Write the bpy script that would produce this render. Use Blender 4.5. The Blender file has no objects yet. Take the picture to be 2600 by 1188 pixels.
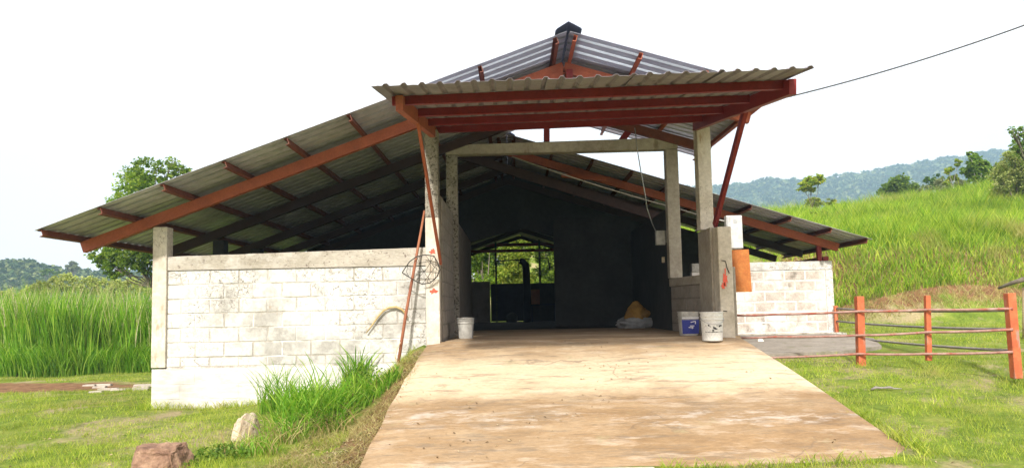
import bpy, math, random
import numpy as np
from mathutils import Vector, Matrix
random.seed(7); RNG = np.random.default_rng(11)
sc = bpy.context.scene
COL = sc.collection
# ------------------------------------------------------------------ camera
FPX, EYE, PITCH, ROLL, CX, CY = 1900., 1.45, math.atan(146/1900.), .02, 1300., 634.
_R0 = Vector((1,0,0)); _U0 = Vector((0,-math.sin(PITCH),math.cos(PITCH))); FW = Vector((0,math.cos(PITCH),math.sin(PITCH)))
RT = math.cos(ROLL)*_R0 - math.sin(ROLL)*_U0; UP = math.cos(ROLL)*_U0 + math.sin(ROLL)*_R0
cam = bpy.data.cameras.new('camera'); co = bpy.data.objects.new('camera', cam); COL.objects.link(co)
m = Matrix.Identity(4)
for i in range(3): m[i][0]=RT[i]; m[i][1]=UP[i]; m[i][2]=-FW[i]
m[2][3]=EYE; co.matrix_world = m
cam.sensor_fit='HORIZONTAL'; cam.sensor_width=36; cam.lens=36*FPX/2600; cam.shift_y=40/2600.
cam.clip_start=.1; cam.clip_end=6000; sc.camera=co
# ------------------------------------------------------------------ sky and sun
SUN_EL, SUN_AZ = 37., 10.      # azimuth: light travels towards +Y, turned this much to +X
w = bpy.data.worlds.new('World'); sc.world = w; w.use_nodes=True; nt=w.node_tree
bg = nt.nodes['Background']; bg.inputs['Strength'].default_value=.12
sky = nt.nodes.new('ShaderNodeTexSky'); sky.sky_type='NISHITA'; sky.sun_disc=False
sky.sun_elevation=math.radians(SUN_EL); sky.sun_rotation=math.radians(180+SUN_AZ); sky.dust_density=4; sky.air_density=1.0
veil = nt.nodes.new('ShaderNodeMix'); veil.data_type='RGBA'; veil.inputs[0].default_value=.86
veil.inputs[7].default_value=(8.1,7.4,6.95,1)       # bright even cloud veil over the clear sky
nt.links.new(sky.outputs[0], veil.inputs[6]); nt.links.new(veil.outputs[2], bg.inputs[0])
sun = bpy.data.lights.new('sun','SUN'); sun.energy=2.75; sun.angle=math.radians(2.5); sun.color=(1,.95,.86)
so = bpy.data.objects.new('sun', sun); COL.objects.link(so)
e_,a_ = math.radians(SUN_EL), math.radians(SUN_AZ)
so.rotation_euler = Vector((math.sin(a_)*math.cos(e_), math.cos(a_)*math.cos(e_), -math.sin(e_))).to_track_quat('-Z','Y').to_euler()
sc.view_settings.view_transform='Standard'; sc.view_settings.look='None'; sc.view_settings.gamma=1
sc.view_settings.use_curve_mapping=False; sc.view_settings.exposure=1.17
sc.render.engine='CYCLES'
sc.cycles.max_bounces=6; sc.cycles.transparent_max_bounces=6

# ------------------------------------------------------------------ helpers
def P(px, py, Y):                     # measured point of the photograph at distance Y -> place in the world
    d = FW + RT*((px-CX)/FPX) + UP*((CY-py)/FPX)
    return Vector((0,0,EYE)) + d*(Y/d.y)
def V(*a): return Vector(a)
def tag(o, label=None, cat=None, group=None, kind=None):
    if label: o['label']=label
    if cat: o['category']=cat
    if group: o['group']=group
    if kind: o['kind']=kind
    return o
def empty(name, loc, label=None, cat=None, group=None):
    o = bpy.data.objects.new(name, None); COL.objects.link(o); o.location=loc; o.empty_display_size=.2
    bpy.context.view_layer.update()
    return tag(o,label,cat,group)
def adopt(o, parent):
    if parent is not None:
        o.parent = parent
        o.matrix_parent_inverse = PW(parent).inverted()
def PW(o):                            # world matrix of chains whose links are plain translations
    mt = Matrix.Translation(o.location) if o.type=='EMPTY' else o.matrix_basis.copy()
    return mt if o.parent is None else PW(o.parent) @ o.matrix_parent_inverse @ mt
class MB:
    def __init__(s): s.v=[]; s.f=[]
    def add(s, vs, fs):
        n=len(s.v); s.v += [tuple(x) for x in vs]; s.f += [tuple(i+n for i in f) for f in fs]; return s
    def hexa(s, a):                   # 8 corners: bottom 4 ccw, top 4 ccw
        return s.add(a, [(3,2,1,0),(4,5,6,7),(0,1,5,4),(1,2,6,5),(2,3,7,6),(3,0,4,7)])
    def box(s, x0,x1,y0,y1,z0,z1):
        return s.hexa([(x0,y0,z0),(x1,y0,z0),(x1,y1,z0),(x0,y1,z0),(x0,y0,z1),(x1,y0,z1),(x1,y1,z1),(x0,y1,z1)])
    def bar(s, a, b, w, h, up=(0,0,1)):   # beam from a to b, axis centred
        a=Vector(a); b=Vector(b); d=(b-a).normalized(); sd=d.cross(Vector(up)).normalized(); u=sd.cross(d)
        q=[]
        for p in (a,b):
            q.append([p-sd*w/2-u*h/2, p+sd*w/2-u*h/2, p+sd*w/2+u*h/2, p-sd*w/2+u*h/2])
        return s.add(q[0]+q[1], [(0,1,2,3),(7,6,5,4),(0,4,5,1),(1,5,6,2),(2,6,7,3),(3,7,4,0)])
    def channel(s, a, b, w, h, t=.012, up=(0,0,1), side=1):  # C section: web + two flanges
        a=Vector(a); b=Vector(b); d=(b-a).normalized(); sd=d.cross(Vector(up)).normalized()*side; u=(sd.cross(d)*side)
        if side<0: pass
        off=sd*(w/2-t/2)
        s.bar(a+off,b+off,t,h,up)
        for k in (1,-1):
            o=u*(h/2-t/2)*k - sd*t/2
            s.bar(a+o,b+o,w-t,t,up)
        return s
    def tube(s, pts, r, n=8, cap=True):
        pts=[Vector(p) for p in pts]; m_=len(pts); rr = r if hasattr(r,'__len__') else [r]*m_
        base=len(s.v); prev=None
        for i,p in enumerate(pts):
            d=(pts[min(i+1,m_-1)]-pts[max(i-1,0)])
            if d.length<1e-9: d=Vector((0,0,1))
            d.normalize()
            if prev is None:
                x=d.cross(Vector((0,0,1))) if abs(d.z)<.95 else d.cross(Vector((1,0,0)))
            else: x=prev-d*prev.dot(d)
            x.normalize(); prev=x; y=d.cross(x)
            for k in range(n):
                t=2*math.pi*k/n; s.v.append(tuple(p+x*math.cos(t)*rr[i]+y*math.sin(t)*rr[i]))
        for i in range(m_-1):
            for k in range(n):
                a=base+i*n+k; b=base+i*n+(k+1)%n; s.f.append((a,b,b+n,a+n))
        if cap:
            s.f.append(tuple(base+k for k in range(n))[::-1]); s.f.append(tuple(base+(m_-1)*n+k for k in range(n)))
        return s
    def lathe(s, c, prof, n=28, cap=True):
        base=len(s.v); c=Vector(c)
        for (r,z) in prof:
            for k in range(n):
                t=2*math.pi*k/n; s.v.append((c.x+r*math.cos(t), c.y+r*math.sin(t), c.z+z))
        for i in range(len(prof)-1):
            for k in range(n):
                a=base+i*n+k; b=base+i*n+(k+1)%n; s.f.append((a,b,b+n,a+n))
        if cap:
            s.f.append(tuple(base+k for k in range(n))[::-1]); s.f.append(tuple(base+(len(prof)-1)*n+k for k in range(n)))
        return s
    def mesh(s, name, mt, smooth=False):
        me=bpy.data.meshes.new(name); me.from_pydata(s.v,[],s.f); me.materials.append(mt); me.update()
        if smooth:
            for p in me.polygons: p.use_smooth=True
        return me
def link(name, me, parent=None):
    o=bpy.data.objects.new(name, me); COL.objects.link(o); adopt(o,parent); return o
def obj(name, mb, mt, parent=None, smooth=False, bevel=0, solid=0):
    o=link(name, mb.mesh(name, mt, smooth), parent)
    if solid:
        s=o.modifiers.new('s','SOLIDIFY'); s.thickness=solid; s.offset=1
    if bevel:
        b=o.modifiers.new('b','BEVEL'); b.width=bevel; b.segments=2; b.limit_method='ANGLE'
    return o
def set_origin(o, p):                 # put the origin of a plain unparented mesh at its base
    p=Vector(p); o.data.transform(Matrix.Translation(-p)); o.location=p; return o
def tri_mesh(name, verts, tris, mt, smooth=False):
    me=bpy.data.meshes.new(name); n=len(verts); t=len(tris)
    me.vertices.add(n); me.vertices.foreach_set('co', np.asarray(verts,dtype=np.float32).ravel())
    me.loops.add(t*3); me.loops.foreach_set('vertex_index', np.asarray(tris,dtype=np.int32).ravel())
    me.polygons.add(t); me.polygons.foreach_set('loop_start', np.arange(0,t*3,3,dtype=np.int32))
    me.polygons.foreach_set('use_smooth', np.full(t, smooth))
    me.materials.append(mt); me.update(calc_edges=True); return me
def sstep(a,b,x): 
    t=np.clip((x-a)/(b-a),0,1); return t*t*(3-2*t)
def vnoise(x, y, s=1., seed=0):       # smooth value noise, vectorised
    x=np.asarray(x,float)*s+seed*17.3; y=np.asarray(y,float)*s-seed*9.1
    xi=np.floor(x); yi=np.floor(y); fx=x-xi; fy=y-yi
    def h(a,b):
        v=np.sin(a*127.1+b*311.7+seed*7.7)*43758.5453; return v-np.floor(v)
    ux=fx*fx*(3-2*fx); uy=fy*fy*(3-2*fy)
    return (h(xi,yi)*(1-ux)+h(xi+1,yi)*ux)*(1-uy)+(h(xi,yi+1)*(1-ux)+h(xi+1,yi+1)*ux)*uy-.5

# ------------------------------------------------------------------ materials
def newmat(name):
    mt=bpy.data.materials.new(name); mt.use_nodes=True; nt=mt.node_tree
    return mt, nt, nt.nodes['Principled BSDF']
def noise(nt, scale, detail=5, rough=.6, stretch=(1,1,1), off=0., dist=0.):
    g=nt.nodes.new('ShaderNodeNewGeometry'); mp=nt.nodes.new('ShaderNodeMapping')
    mp.inputs['Scale'].default_value=stretch; mp.inputs['Location'].default_value=(off,off*1.3,off*.7)
    n=nt.nodes.new('ShaderNodeTexNoise'); n.inputs['Scale'].default_value=scale; n.inputs['Detail'].default_value=detail
    n.inputs['Roughness'].default_value=rough; n.inputs['Distortion'].default_value=dist
    nt.links.new(g.outputs['Position'],mp.inputs[0]); nt.links.new(mp.outputs[0],n.inputs[0]); return n.outputs['Fac']
def ramp(nt, fac, stops, interp='LINEAR'):
    r=nt.nodes.new('ShaderNodeValToRGB'); r.color_ramp.interpolation=interp
    while len(r.color_ramp.elements)<len(stops): r.color_ramp.elements.new(.5)
    for e,(p,c) in zip(r.color_ramp.elements, stops):
        e.position=p; e.color=(c,c,c,1) if isinstance(c,(int,float)) else (*c,1)
    nt.links.new(fac, r.inputs[0]); return r.outputs[0]
def mix(nt, fac, a, b, mode='MIX'):
    x=nt.nodes.new('ShaderNodeMix'); x.data_type='RGBA'; x.blend_type=mode
    for i,v in ((0,fac),(6,a),(7,b)):
        if isinstance(v,(int,float)): x.inputs[i].default_value=v if i==0 else (v,v,v,1)
        elif isinstance(v,tuple): x.inputs[i].default_value=(*v,1)
        else: nt.links.new(v, x.inputs[i])
    return x.outputs[2]
def math_(nt, op, a, b=0.):
    x=nt.nodes.new('ShaderNodeMath'); x.operation=op
    for i,v in ((0,a),(1,b)):
        if isinstance(v,(int,float)): x.inputs[i].default_value=v
        else: nt.links.new(v,x.inputs[i])
    return x.outputs[0]
def surf(name, stops, scale=3, rough=.8, bump=.2, stretch=(1,1,1), detail=6, metal=0, spots=None, spots2=None, cracks=None, spec=.3, bscale=None, islands=0):
    mt,nt,b = newmat(name)
    c = ramp(nt, noise(nt,scale,detail,.62,stretch), stops)
    hgt = noise(nt, bscale or scale*8, 6, .65, stretch, 3.)
    fine = ramp(nt, hgt, [(.3,.78),(.7,1.12)])
    c = mix(nt, 1., c, fine, 'MULTIPLY')
    for k,sp in enumerate((spots,spots2)):
        if sp:
            col,s,t0,t1,st = sp
            f=ramp(nt, noise(nt, s, 7, .68, st, 11.+k*5), [(t0,0.),(t1,1.)]); c=mix(nt,f,c,col)
    if islands:
        g=nt.nodes.new('ShaderNodeNewGeometry')
        c=mix(nt,1.,c,ramp(nt,g.outputs['Random Per Island'],[(0,1-islands),(1,1+islands)]),'MULTIPLY')
    h=hgt
    if cracks:
        col,s,wd,lo,hi = cracks
        g=nt.nodes.new('ShaderNodeNewGeometry'); nn=nt.nodes.new('ShaderNodeTexNoise'); nn.inputs['Scale'].default_value=s*1.5
        nt.links.new(g.outputs['Position'],nn.inputs[0])
        ad=nt.nodes.new('ShaderNodeMixRGB'); ad.blend_type='LINEAR_LIGHT'; ad.inputs[0].default_value=.12
        nt.links.new(g.outputs['Position'],ad.inputs[1]); nt.links.new(nn.outputs['Color'],ad.inputs[2])
        vo=nt.nodes.new('ShaderNodeTexVoronoi'); vo.feature='DISTANCE_TO_EDGE'; vo.inputs['Scale'].default_value=s
        nt.links.new(ad.outputs[0],vo.inputs[0])
        cr=ramp(nt, vo.outputs['Distance'], [(0,1.),(wd,0.)])
        mk=ramp(nt, noise(nt, 1.1, 3, .5, (1,1,1), 5.), [(lo,0.),(hi,1.)])
        f=math_(nt,'MULTIPLY',cr,mk); c=mix(nt,f,c,col)
        h=math_(nt,'SUBTRACT',hgt,math_(nt,'MULTIPLY',f,.8))
    nt.links.new(c,b.inputs['Base Color']); b.inputs['Roughness'].default_value=rough; b.inputs['Metallic'].default_value=metal
    b.inputs['Specular IOR Level'].default_value=spec
    bp=nt.nodes.new('ShaderNodeBump'); bp.inputs['Strength'].default_value=bump; bp.inputs['Distance'].default_value=.02
    nt.links.new(h,bp.inputs['Height']); nt.links.new(bp.outputs[0],b.inputs['Normal'])
    return mt
def leafmat(name, c0, c1, c2, trans=.4, patch=None):
    mt,nt,b = newmat(name)
    g=nt.nodes.new('ShaderNodeNewGeometry')
    c=ramp(nt,g.outputs['Random Per Island'],[(0,c0),(.5,c1),(1,c2)])
    c=mix(nt,1.,c,ramp(nt,noise(nt,.35,4,.6),[(.3,.66),(.7,1.28)]),'MULTIPLY')
    c=mix(nt,1.,c,ramp(nt,noise(nt,2.2,4,.6,(1,1,1),4.),[(.3,.75),(.7,1.2)]),'MULTIPLY')
    if patch: c=mix(nt, ramp(nt,noise(nt,patch[1],5,.65,(1,1,1),7.),[(patch[2],0.),(patch[3],1.)]), c, patch[0])
    b.inputs['Roughness'].default_value=.55; b.inputs['Specular IOR Level'].default_value=.25
    nt.links.new(c,b.inputs['Base Color'])
    tr=nt.nodes.new('ShaderNodeBsdfTranslucent'); nt.links.new(mix(nt,1.,c,(1.25,1.35,.6),'MULTIPLY'),tr.inputs[0])
    ms=nt.nodes.new('ShaderNodeMixShader'); ms.inputs[0].default_value=trans
    nt.links.new(b.outputs[0],ms.inputs[1]); nt.links.new(tr.outputs[0],ms.inputs[2])
    nt.links.new(ms.outputs[0], nt.nodes['Material Output'].inputs[0]); return mt
M={}
M['canopy_red']=surf('red_oxide_paint',[(.3,(.18,.013,.014)),(.7,(.235,.021,.020))],4,.5,.05,spots=((.12,.03,.02),5,.58,.74,(.5,1,1)))
M['orange_red']=surf('sunbleached_red_paint',[(.3,(.28,.07,.035)),(.7,(.40,.105,.048))],5,.6,.08,spots=((.30,.12,.06),9,.6,.72,(1,1,1)),spots2=((.5,.2,.1),3,.62,.75,(1,1,1)))
M['purlin_steel']=surf('shade_darkened_red_paint',[(.3,(.12,.035,.022)),(.7,(.19,.055,.03))],5,.6,.08,spots=((.12,.05,.035),7,.56,.7,(1,1,1)))  # purlin red darkened to carry part of the interior shade
M['inner_steel']=surf('shade_darkened_steel',[(.3,(.035,.018,.016)),(.7,(.055,.027,.022))],5,.7,.08)  # inner rafters: interior shade put into the steel colour
M['fence_red']=surf('fence_red_paint',[(.3,(.38,.085,.035)),(.7,(.50,.14,.055))],6,.65,.1,spots=((.30,.19,.15),12,.56,.66,(1,1,.3)),spots2=((.62,.25,.15),3,.55,.7,(1,1,.4)))
M['rail']=surf('weathered_rail',[(.3,(.26,.12,.09)),(.7,(.42,.28,.25))],7,.6,.1,spots=((.30,.08,.05),5,.5,.62,(1,1,1)))
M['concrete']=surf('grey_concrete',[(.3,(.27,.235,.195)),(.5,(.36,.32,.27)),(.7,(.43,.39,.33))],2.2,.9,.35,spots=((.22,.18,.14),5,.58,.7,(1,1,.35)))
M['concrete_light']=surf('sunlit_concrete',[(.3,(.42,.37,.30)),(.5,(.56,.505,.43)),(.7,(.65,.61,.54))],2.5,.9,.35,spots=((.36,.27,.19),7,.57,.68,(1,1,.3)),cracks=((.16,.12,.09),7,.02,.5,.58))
M['pebble']=surf('rough_pebbled_concrete',[(.3,(.30,.27,.23)),(.6,(.45,.41,.35))],6,.95,.9,bscale=35,spots=((.10,.085,.07),28,.53,.6,(1,1,1)),cracks=((.08,.07,.06),22,.05,.4,.5))
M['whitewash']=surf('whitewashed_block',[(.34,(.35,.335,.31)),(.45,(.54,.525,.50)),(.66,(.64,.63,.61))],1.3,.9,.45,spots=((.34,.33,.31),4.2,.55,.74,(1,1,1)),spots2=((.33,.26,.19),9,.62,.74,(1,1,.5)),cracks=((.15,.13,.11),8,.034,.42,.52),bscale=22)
M['mortar_left']=surf('dirty_mortar',[(.3,(.28,.26,.22)),(.6,(.40,.37,.33))],5,.95,.5,spots=((.60,.59,.57),2.6,.46,.58,(1,1,1)))
M['bond']=surf('rough_bond_beam',[(.3,(.30,.27,.22)),(.6,(.46,.42,.365)),(.75,(.58,.55,.50))],3,.95,.7,stretch=(.4,1,1),bscale=40,spots=((.15,.12,.10),20,.58,.64,(1,1,1)),spots2=((.48,.45,.41),3,.5,.65,(1,1,1)))
M['plinth']=surf('plinth_whitewash',[(.3,(.42,.40,.37)),(.5,(.56,.54,.52)),(.7,(.66,.65,.63))],1.5,.9,.4,stretch=(.5,1,1.4),spots=((.22,.21,.19),2.6,.60,.74,(.7,1,1.2)))
M['pinkblock']=surf('bare_pinkish_block',[(.3,(.34,.29,.25)),(.6,(.50,.445,.395))],5,.95,.5,spots=((.10,.09,.075),1.6,.54,.68,(1,1,1)),spots2=((.64,.61,.57),2.0,.46,.60,(1,1,1)),bscale=30)
M['mortar_white']=surf('white_mortar',[(.3,(.50,.47,.42)),(.6,(.66,.63,.59))],4,.95,.4,spots=((.14,.12,.10),2.2,.62,.75,(1,1,1)))
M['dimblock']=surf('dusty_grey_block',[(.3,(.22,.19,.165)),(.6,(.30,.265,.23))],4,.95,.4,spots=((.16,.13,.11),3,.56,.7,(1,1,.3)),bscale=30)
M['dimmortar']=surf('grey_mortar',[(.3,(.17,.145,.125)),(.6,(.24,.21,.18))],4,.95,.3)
M['indark']=surf('shade_darkened_plaster',[(.3,(.028,.027,.026)),(.7,(.050,.048,.046))],1.3,.95,.2)  # colour lowered so the shaded interior comes out near black
M['sheet']=surf('galvanised_sheet',[(.3,(.41,.40,.46)),(.6,(.54,.53,.59)),(.75,(.64,.63,.69))],.9,.38,.02,stretch=(1,1,1),metal=.3,spots=((.46,.42,.42),1.7,.58,.75,(.3,2,1)),spec=.5)
M['sheet_old']=surf('stained_sheet',[(.3,(.20,.18,.215)),(.6,(.28,.255,.30))],2,.55,.08,metal=.25,spots=((.13,.10,.095),5,.55,.72,(1,1,1)),spec=.4)
M['cap']=surf('ridge_cap_metal',[(.3,(.10,.13,.22)),(.7,(.2,.24,.33))],3,.4,.05,metal=.6)
M['ramp']=None
M['apron']=surf('dark_apron_concrete',[(.3,(.20,.17,.145)),(.6,(.28,.25,.21))],2.5,.95,.4,spots=((.16,.15,.09),4,.55,.7,(1,1,1)))
M['curb']=surf('peeling_curb',[(.3,(.42,.39,.33)),(.6,(.66,.63,.57))],5,.95,.6,spots=((.22,.2,.15),7,.5,.56,(1,1,1)))
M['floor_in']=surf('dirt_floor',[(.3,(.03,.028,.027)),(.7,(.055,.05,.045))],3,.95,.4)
M['plastic_white']=surf('white_plastic',[(.3,(.62,.62,.60)),(.7,(.70,.70,.69))],6,.4,.03,spots=((.55,.53,.5),9,.66,.74,(1,1,1)))
M['plastic_grey']=surf('grimy_plastic',[(.3,(.30,.29,.27)),(.6,(.48,.47,.44))],14,.5,.1,spots=((.40,.28,.15),5,.62,.7,(1,1,1)))
M['blue']=surf('blue_print',[(.3,(.025,.035,.20)),(.7,(.04,.05,.30))],8,.4,.02)
M['ink']=surf('black_ink',[(.3,(.02,.02,.02)),(.7,(.04,.04,.04))],8,.6,.02)
M['white_ink']=surf('white_ink',[(.3,(.6,.6,.66)),(.7,(.75,.75,.78))],20,.6,.02)
M['box_white']=surf('enamelled_box',[(.3,(.46,.46,.46)),(.7,(.58,.58,.58))],3,.4,.03,spots=((.4,.38,.36),7,.64,.72,(1,1,1)))
M['galv']=surf('galvanised_conduit',[(.3,(.35,.36,.38)),(.7,(.5,.51,.53))],8,.4,.03,metal=.6)
M['rust_board']=surf('rusty_orange_board',[(.3,(.28,.075,.018)),(.5,(.38,.125,.03)),(.7,(.46,.19,.05))],5,.75,.15,spots=((.34,.09,.02),8,.56,.7,(1,1,1)))
M['wire']=surf('black_wire',[(.3,(.02,.018,.016)),(.7,(.05,.045,.04))],20,.7,.1)
M['cable']=surf('pale_cable',[(.3,(.55,.53,.5)),(.7,(.7,.68,.64))],20,.6,.05)
M['hose']=surf('sun_yellowed_hose',[(.3,(.36,.25,.10)),(.7,(.52,.40,.20))],9,.6,.1)
M['rope']=surf('frayed_rope',[(.3,(.45,.34,.2)),(.7,(.68,.60,.48))],20,.9,.2)
M['polewood']=surf('reddish_pole',[(.3,(.20,.065,.035)),(.7,(.36,.14,.07))],9,.6,.2,stretch=(1,1,.2))
M['bark']=surf('bark',[(.3,(.10,.08,.06)),(.7,(.22,.19,.15))],6,.9,.6)
M['palebark']=surf('pale_bark',[(.3,(.38,.35,.30)),(.7,(.58,.55,.5))],6,.9,.4)
M['rock_red']=surf('reddish_rock',[(.3,(.12,.065,.045)),(.5,(.22,.13,.085)),(.7,(.34,.22,.145))],7,.85,.5,spots=((.16,.10,.085),9,.56,.7,(1,1,1)),cracks=((.10,.05,.03),5,.02,.45,.55))
M['rock_tan']=surf('tan_rock',[(.3,(.34,.25,.17)),(.5,(.48,.38,.28)),(.7,(.62,.54,.44))],9,.9,.6,spots=((.2,.15,.1),16,.55,.65,(1,1,1)))
M['pale_stone']=surf('pale_stone',[(.3,(.60,.56,.48)),(.7,(.76,.73,.66))],9,.9,.3,spots=((.6,.45,.15),14,.55,.65,(1,1,1)))
M['sack_y']=surf('ochre_sack',[(.3,(.30,.16,.03)),(.7,(.50,.30,.08))],9,.8,.3)
M['sack_w']=surf('pale_woven_sack',[(.3,(.30,.32,.34)),(.7,(.45,.47,.5))],9,.8,.3)
M['paintspot']=surf('red_paint_spot',[(.3,(.62,.08,.05)),(.7,(.72,.14,.09))],14,.8,.1)
M['gate']=surf('dark_blue_gate',[(.3,(.012,.012,.03)),(.7,(.025,.025,.05))],4,.7,.1)
M['wood']=surf('grey_timber',[(.3,(.28,.20,.12)),(.7,(.42,.33,.22))],6,.9,.4,stretch=(1,.2,1))
M['lichen']=surf('lichen_log',[(.3,(.30,.24,.15)),(.7,(.42,.36,.2))],8,.9,.4,spots=((.5,.48,.08),6,.5,.6,(1,1,1)))
M['stick']=surf('bleached_stick',[(.3,(.18,.16,.15)),(.7,(.30,.28,.26))],9,.9,.3)

def ramp_material():                  # worn tan concrete: streaks run across the slope, pale scoured patches, brown silt band, sunlit band painted pale
    mt,nt,b=newmat('worn_tan_concrete')
    c=ramp(nt,noise(nt,1.1,8,.7,(.55,1.3,1)),[(.34,(.17,.10,.045)),(.47,(.31,.20,.10)),(.60,(.40,.29,.175)),(.75,(.50,.40,.265))])
    g=nt.nodes.new('ShaderNodeNewGeometry'); sx=nt.nodes.new('ShaderNodeSeparateXYZ'); nt.links.new(g.outputs['Position'],sx.inputs[0])
    y=sx.outputs['Y']; x=sx.outputs['X']
    wob=noise(nt,1.3,4,.6,(1,1,1),2.); yy=math_(nt,'ADD',y,math_(nt,'MULTIPLY',math_(nt,'SUBTRACT',wob,.5),1.1))
    yr=math_(nt,'DIVIDE',math_(nt,'SUBTRACT',yy,6.),5.)        # 0 at Y=6, 1 at Y=11
    band=ramp(nt,yr,[(.0,.75),(.20,.6),(.30,.95),(.39,.85),(.47,.0),(.62,.0),(1,.25)])
    c=mix(nt,math_(nt,'MULTIPLY',math_(nt,'MULTIPLY',band,ramp(nt,noise(nt,1.6,7,.65,(.6,1.4,1),61.),[(.38,.25),(.55,1.)])),.72),c,(.215,.135,.065))       # brown silt on the lower half
    pale=ramp(nt,yr,[(.38,0.),(.49,1.),(.62,1.),(.76,.15)])
    c=mix(nt,math_(nt,'MULTIPLY',pale,.85),c,(.62,.50,.345))        # sunlit band in front of the canopy shadow, painted into the colour
    st=ramp(nt,noise(nt,3.2,9,.72,(.5,1.9,1),8.),[(.52,0.),(.66,1.)])
    c=mix(nt,math_(nt,'MULTIPLY',st,.42),c,(.60,.52,.42))
    st2=ramp(nt,noise(nt,4.,9,.75,(.45,2.2,1),31.),[(.52,0.),(.64,1.)])
    c=mix(nt,math_(nt,'MULTIPLY',st2,.65),c,(.17,.13,.09))
    line=ramp(nt,yr,[(.25,0.),(.275,1.),(.29,1.),(.31,0.)])
    pt=ramp(nt,noise(nt,5.5,9,.7,(.6,1.6,1),19.),[(.50,0.),(.60,1.)])
    c=mix(nt,math_(nt,'MULTIPLY',math_(nt,'MULTIPLY',line,pt),.55),c,(.50,.46,.41))   # row of worn white patches
    gr=ramp(nt,noise(nt,3.,6,.6,(1,1,1),41.),[(.62,0.),(.72,1.)])
    c=mix(nt,math_(nt,'MULTIPLY',gr,.5),c,(.30,.27,.15))
    vo=nt.nodes.new('ShaderNodeTexVoronoi'); vo.feature='DISTANCE_TO_EDGE'; vo.inputs['Scale'].default_value=.75
    wn=nt.nodes.new('ShaderNodeTexNoise'); wn.inputs['Scale'].default_value=2.2; wn.inputs['Detail'].default_value=8; nt.links.new(g.outputs['Position'],wn.inputs[0])
    ll=nt.nodes.new('ShaderNodeMixRGB'); ll.blend_type='LINEAR_LIGHT'; ll.inputs[0].default_value=.35
    nt.links.new(g.outputs['Position'],ll.inputs[1]); nt.links.new(wn.outputs['Color'],ll.inputs[2]); nt.links.new(ll.outputs[0],vo.inputs[0])
    ck=ramp(nt,vo.outputs['Distance'],[(0,1.),(.006,.8),(.014,0.)]); ck=math_(nt,'MULTIPLY',ck,ramp(nt,noise(nt,.8,4,.6,(1,1,1),51.),[(.54,0.),(.62,1.)]))
    c=mix(nt,math_(nt,'MULTIPLY',ck,.5),c,(.13,.09,.06))
    sp=ramp(nt,noise(nt,30,4,.6,(.5,1.5,1),3.),[(.66,0.),(.72,1.)]); c=mix(nt,math_(nt,'MULTIPLY',sp,.5),c,(.13,.09,.06))
    h=noise(nt,26,7,.7,(.6,1.4,1),4.); c=mix(nt,1.,c,ramp(nt,h,[(.3,.82),(.7,1.12)]),'MULTIPLY')
    nt.links.new(c,b.inputs['Base Color']); b.inputs['Roughness'].default_value=.9
    bp=nt.nodes.new('ShaderNodeBump'); bp.inputs['Strength'].default_value=.45; bp.inputs['Distance'].default_value=.012
    nt.links.new(h,bp.inputs['Height']); nt.links.new(bp.outputs[0],b.inputs['Normal']); return mt
M['ramp']=ramp_material()
def ground_material():
    mt,nt,b=newmat('turf_and_earth')
    c=ramp(nt,noise(nt,2.2,7,.66),[(.3,(.08,.13,.018)),(.5,(.15,.21,.03)),(.66,(.24,.27,.055))])
    bare=ramp(nt,noise(nt,.9,6,.7,(1,1,1),13.),[(.50,0.),(.62,1.)]); c=mix(nt,math_(nt,'MULTIPLY',bare,.8),c,(.36,.28,.18))
    g=nt.nodes.new('ShaderNodeNewGeometry'); at=nt.nodes.new('ShaderNodeAttribute'); at.attribute_name='earth'
    e=ramp(nt,math_(nt,'ADD',at.outputs['Fac'],math_(nt,'MULTIPLY',math_(nt,'SUBTRACT',noise(nt,3,6,.7,(1,1,1),2.),.5),.9)),[(.45,0.),(.62,1.)])
    ec=ramp(nt,noise(nt,5,6,.7,(1,1,1),23.),[(.3,(.10,.055,.03)),(.55,(.23,.125,.065)),(.7,(.32,.22,.12))])
    c=mix(nt,e,c,ec)
    h=noise(nt,18,7,.7,(1,1,1),5.); c=mix(nt,1.,c,ramp(nt,h,[(.3,.7),(.7,1.2)]),'MULTIPLY')
    nt.links.new(c,b.inputs['Base Color']); b.inputs['Roughness'].default_value=.95; b.inputs['Specular IOR Level'].default_value=.1
    bp=nt.nodes.new('ShaderNodeBump'); bp.inputs['Strength'].default_value=.8; bp.inputs['Distance'].default_value=.05
    nt.links.new(h,bp.inputs['Height']); nt.links.new(bp.outputs[0],b.inputs['Normal']); return mt
M['ground']=ground_material()
M['lawn']=leafmat('lawn_blades',(.15,.24,.02),(.27,.36,.035),(.43,.43,.08),.35,patch=((.40,.36,.14),1.1,.54,.70))
M['tallgrass']=leafmat('tall_grass_blades',(.07,.19,.012),(.15,.32,.022),(.34,.46,.07),.45)
M['hillgrass']=leafmat('hillside_blades',(.09,.21,.012),(.23,.38,.025),(.48,.54,.07),.42,patch=((.36,.32,.12),.45,.54,.70))
M['litter']=leafmat('dead_leaves',(.10,.06,.03),(.28,.19,.10),(.50,.42,.28),.1)
M['seedhead']=leafmat('seed_heads',(.30,.30,.12),(.46,.42,.24),(.60,.50,.40),.3)
M['drygrass']=leafmat('dry_blades',(.25,.19,.08),(.38,.31,.13),(.45,.42,.18),.3)
M['leaf_pale']=leafmat('pale_yellow_leaves',(.24,.30,.08),(.34,.40,.11),(.48,.48,.20),.4)
M['leaf_top']=leafmat('fresh_leaves',(.07,.14,.015),(.15,.25,.025),(.30,.38,.05),.45)
M['leaf_dark']=leafmat('dark_leaves',(.03,.075,.012),(.055,.12,.018),(.10,.18,.03),.35)
M['leaf_mid']=leafmat('mid_leaves',(.06,.12,.015),(.11,.20,.025),(.22,.30,.05),.42)
M['leaf_yellow']=leafmat('yellow_green_leaves',(.13,.20,.02),(.22,.30,.03),(.38,.38,.06),.42)
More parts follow.
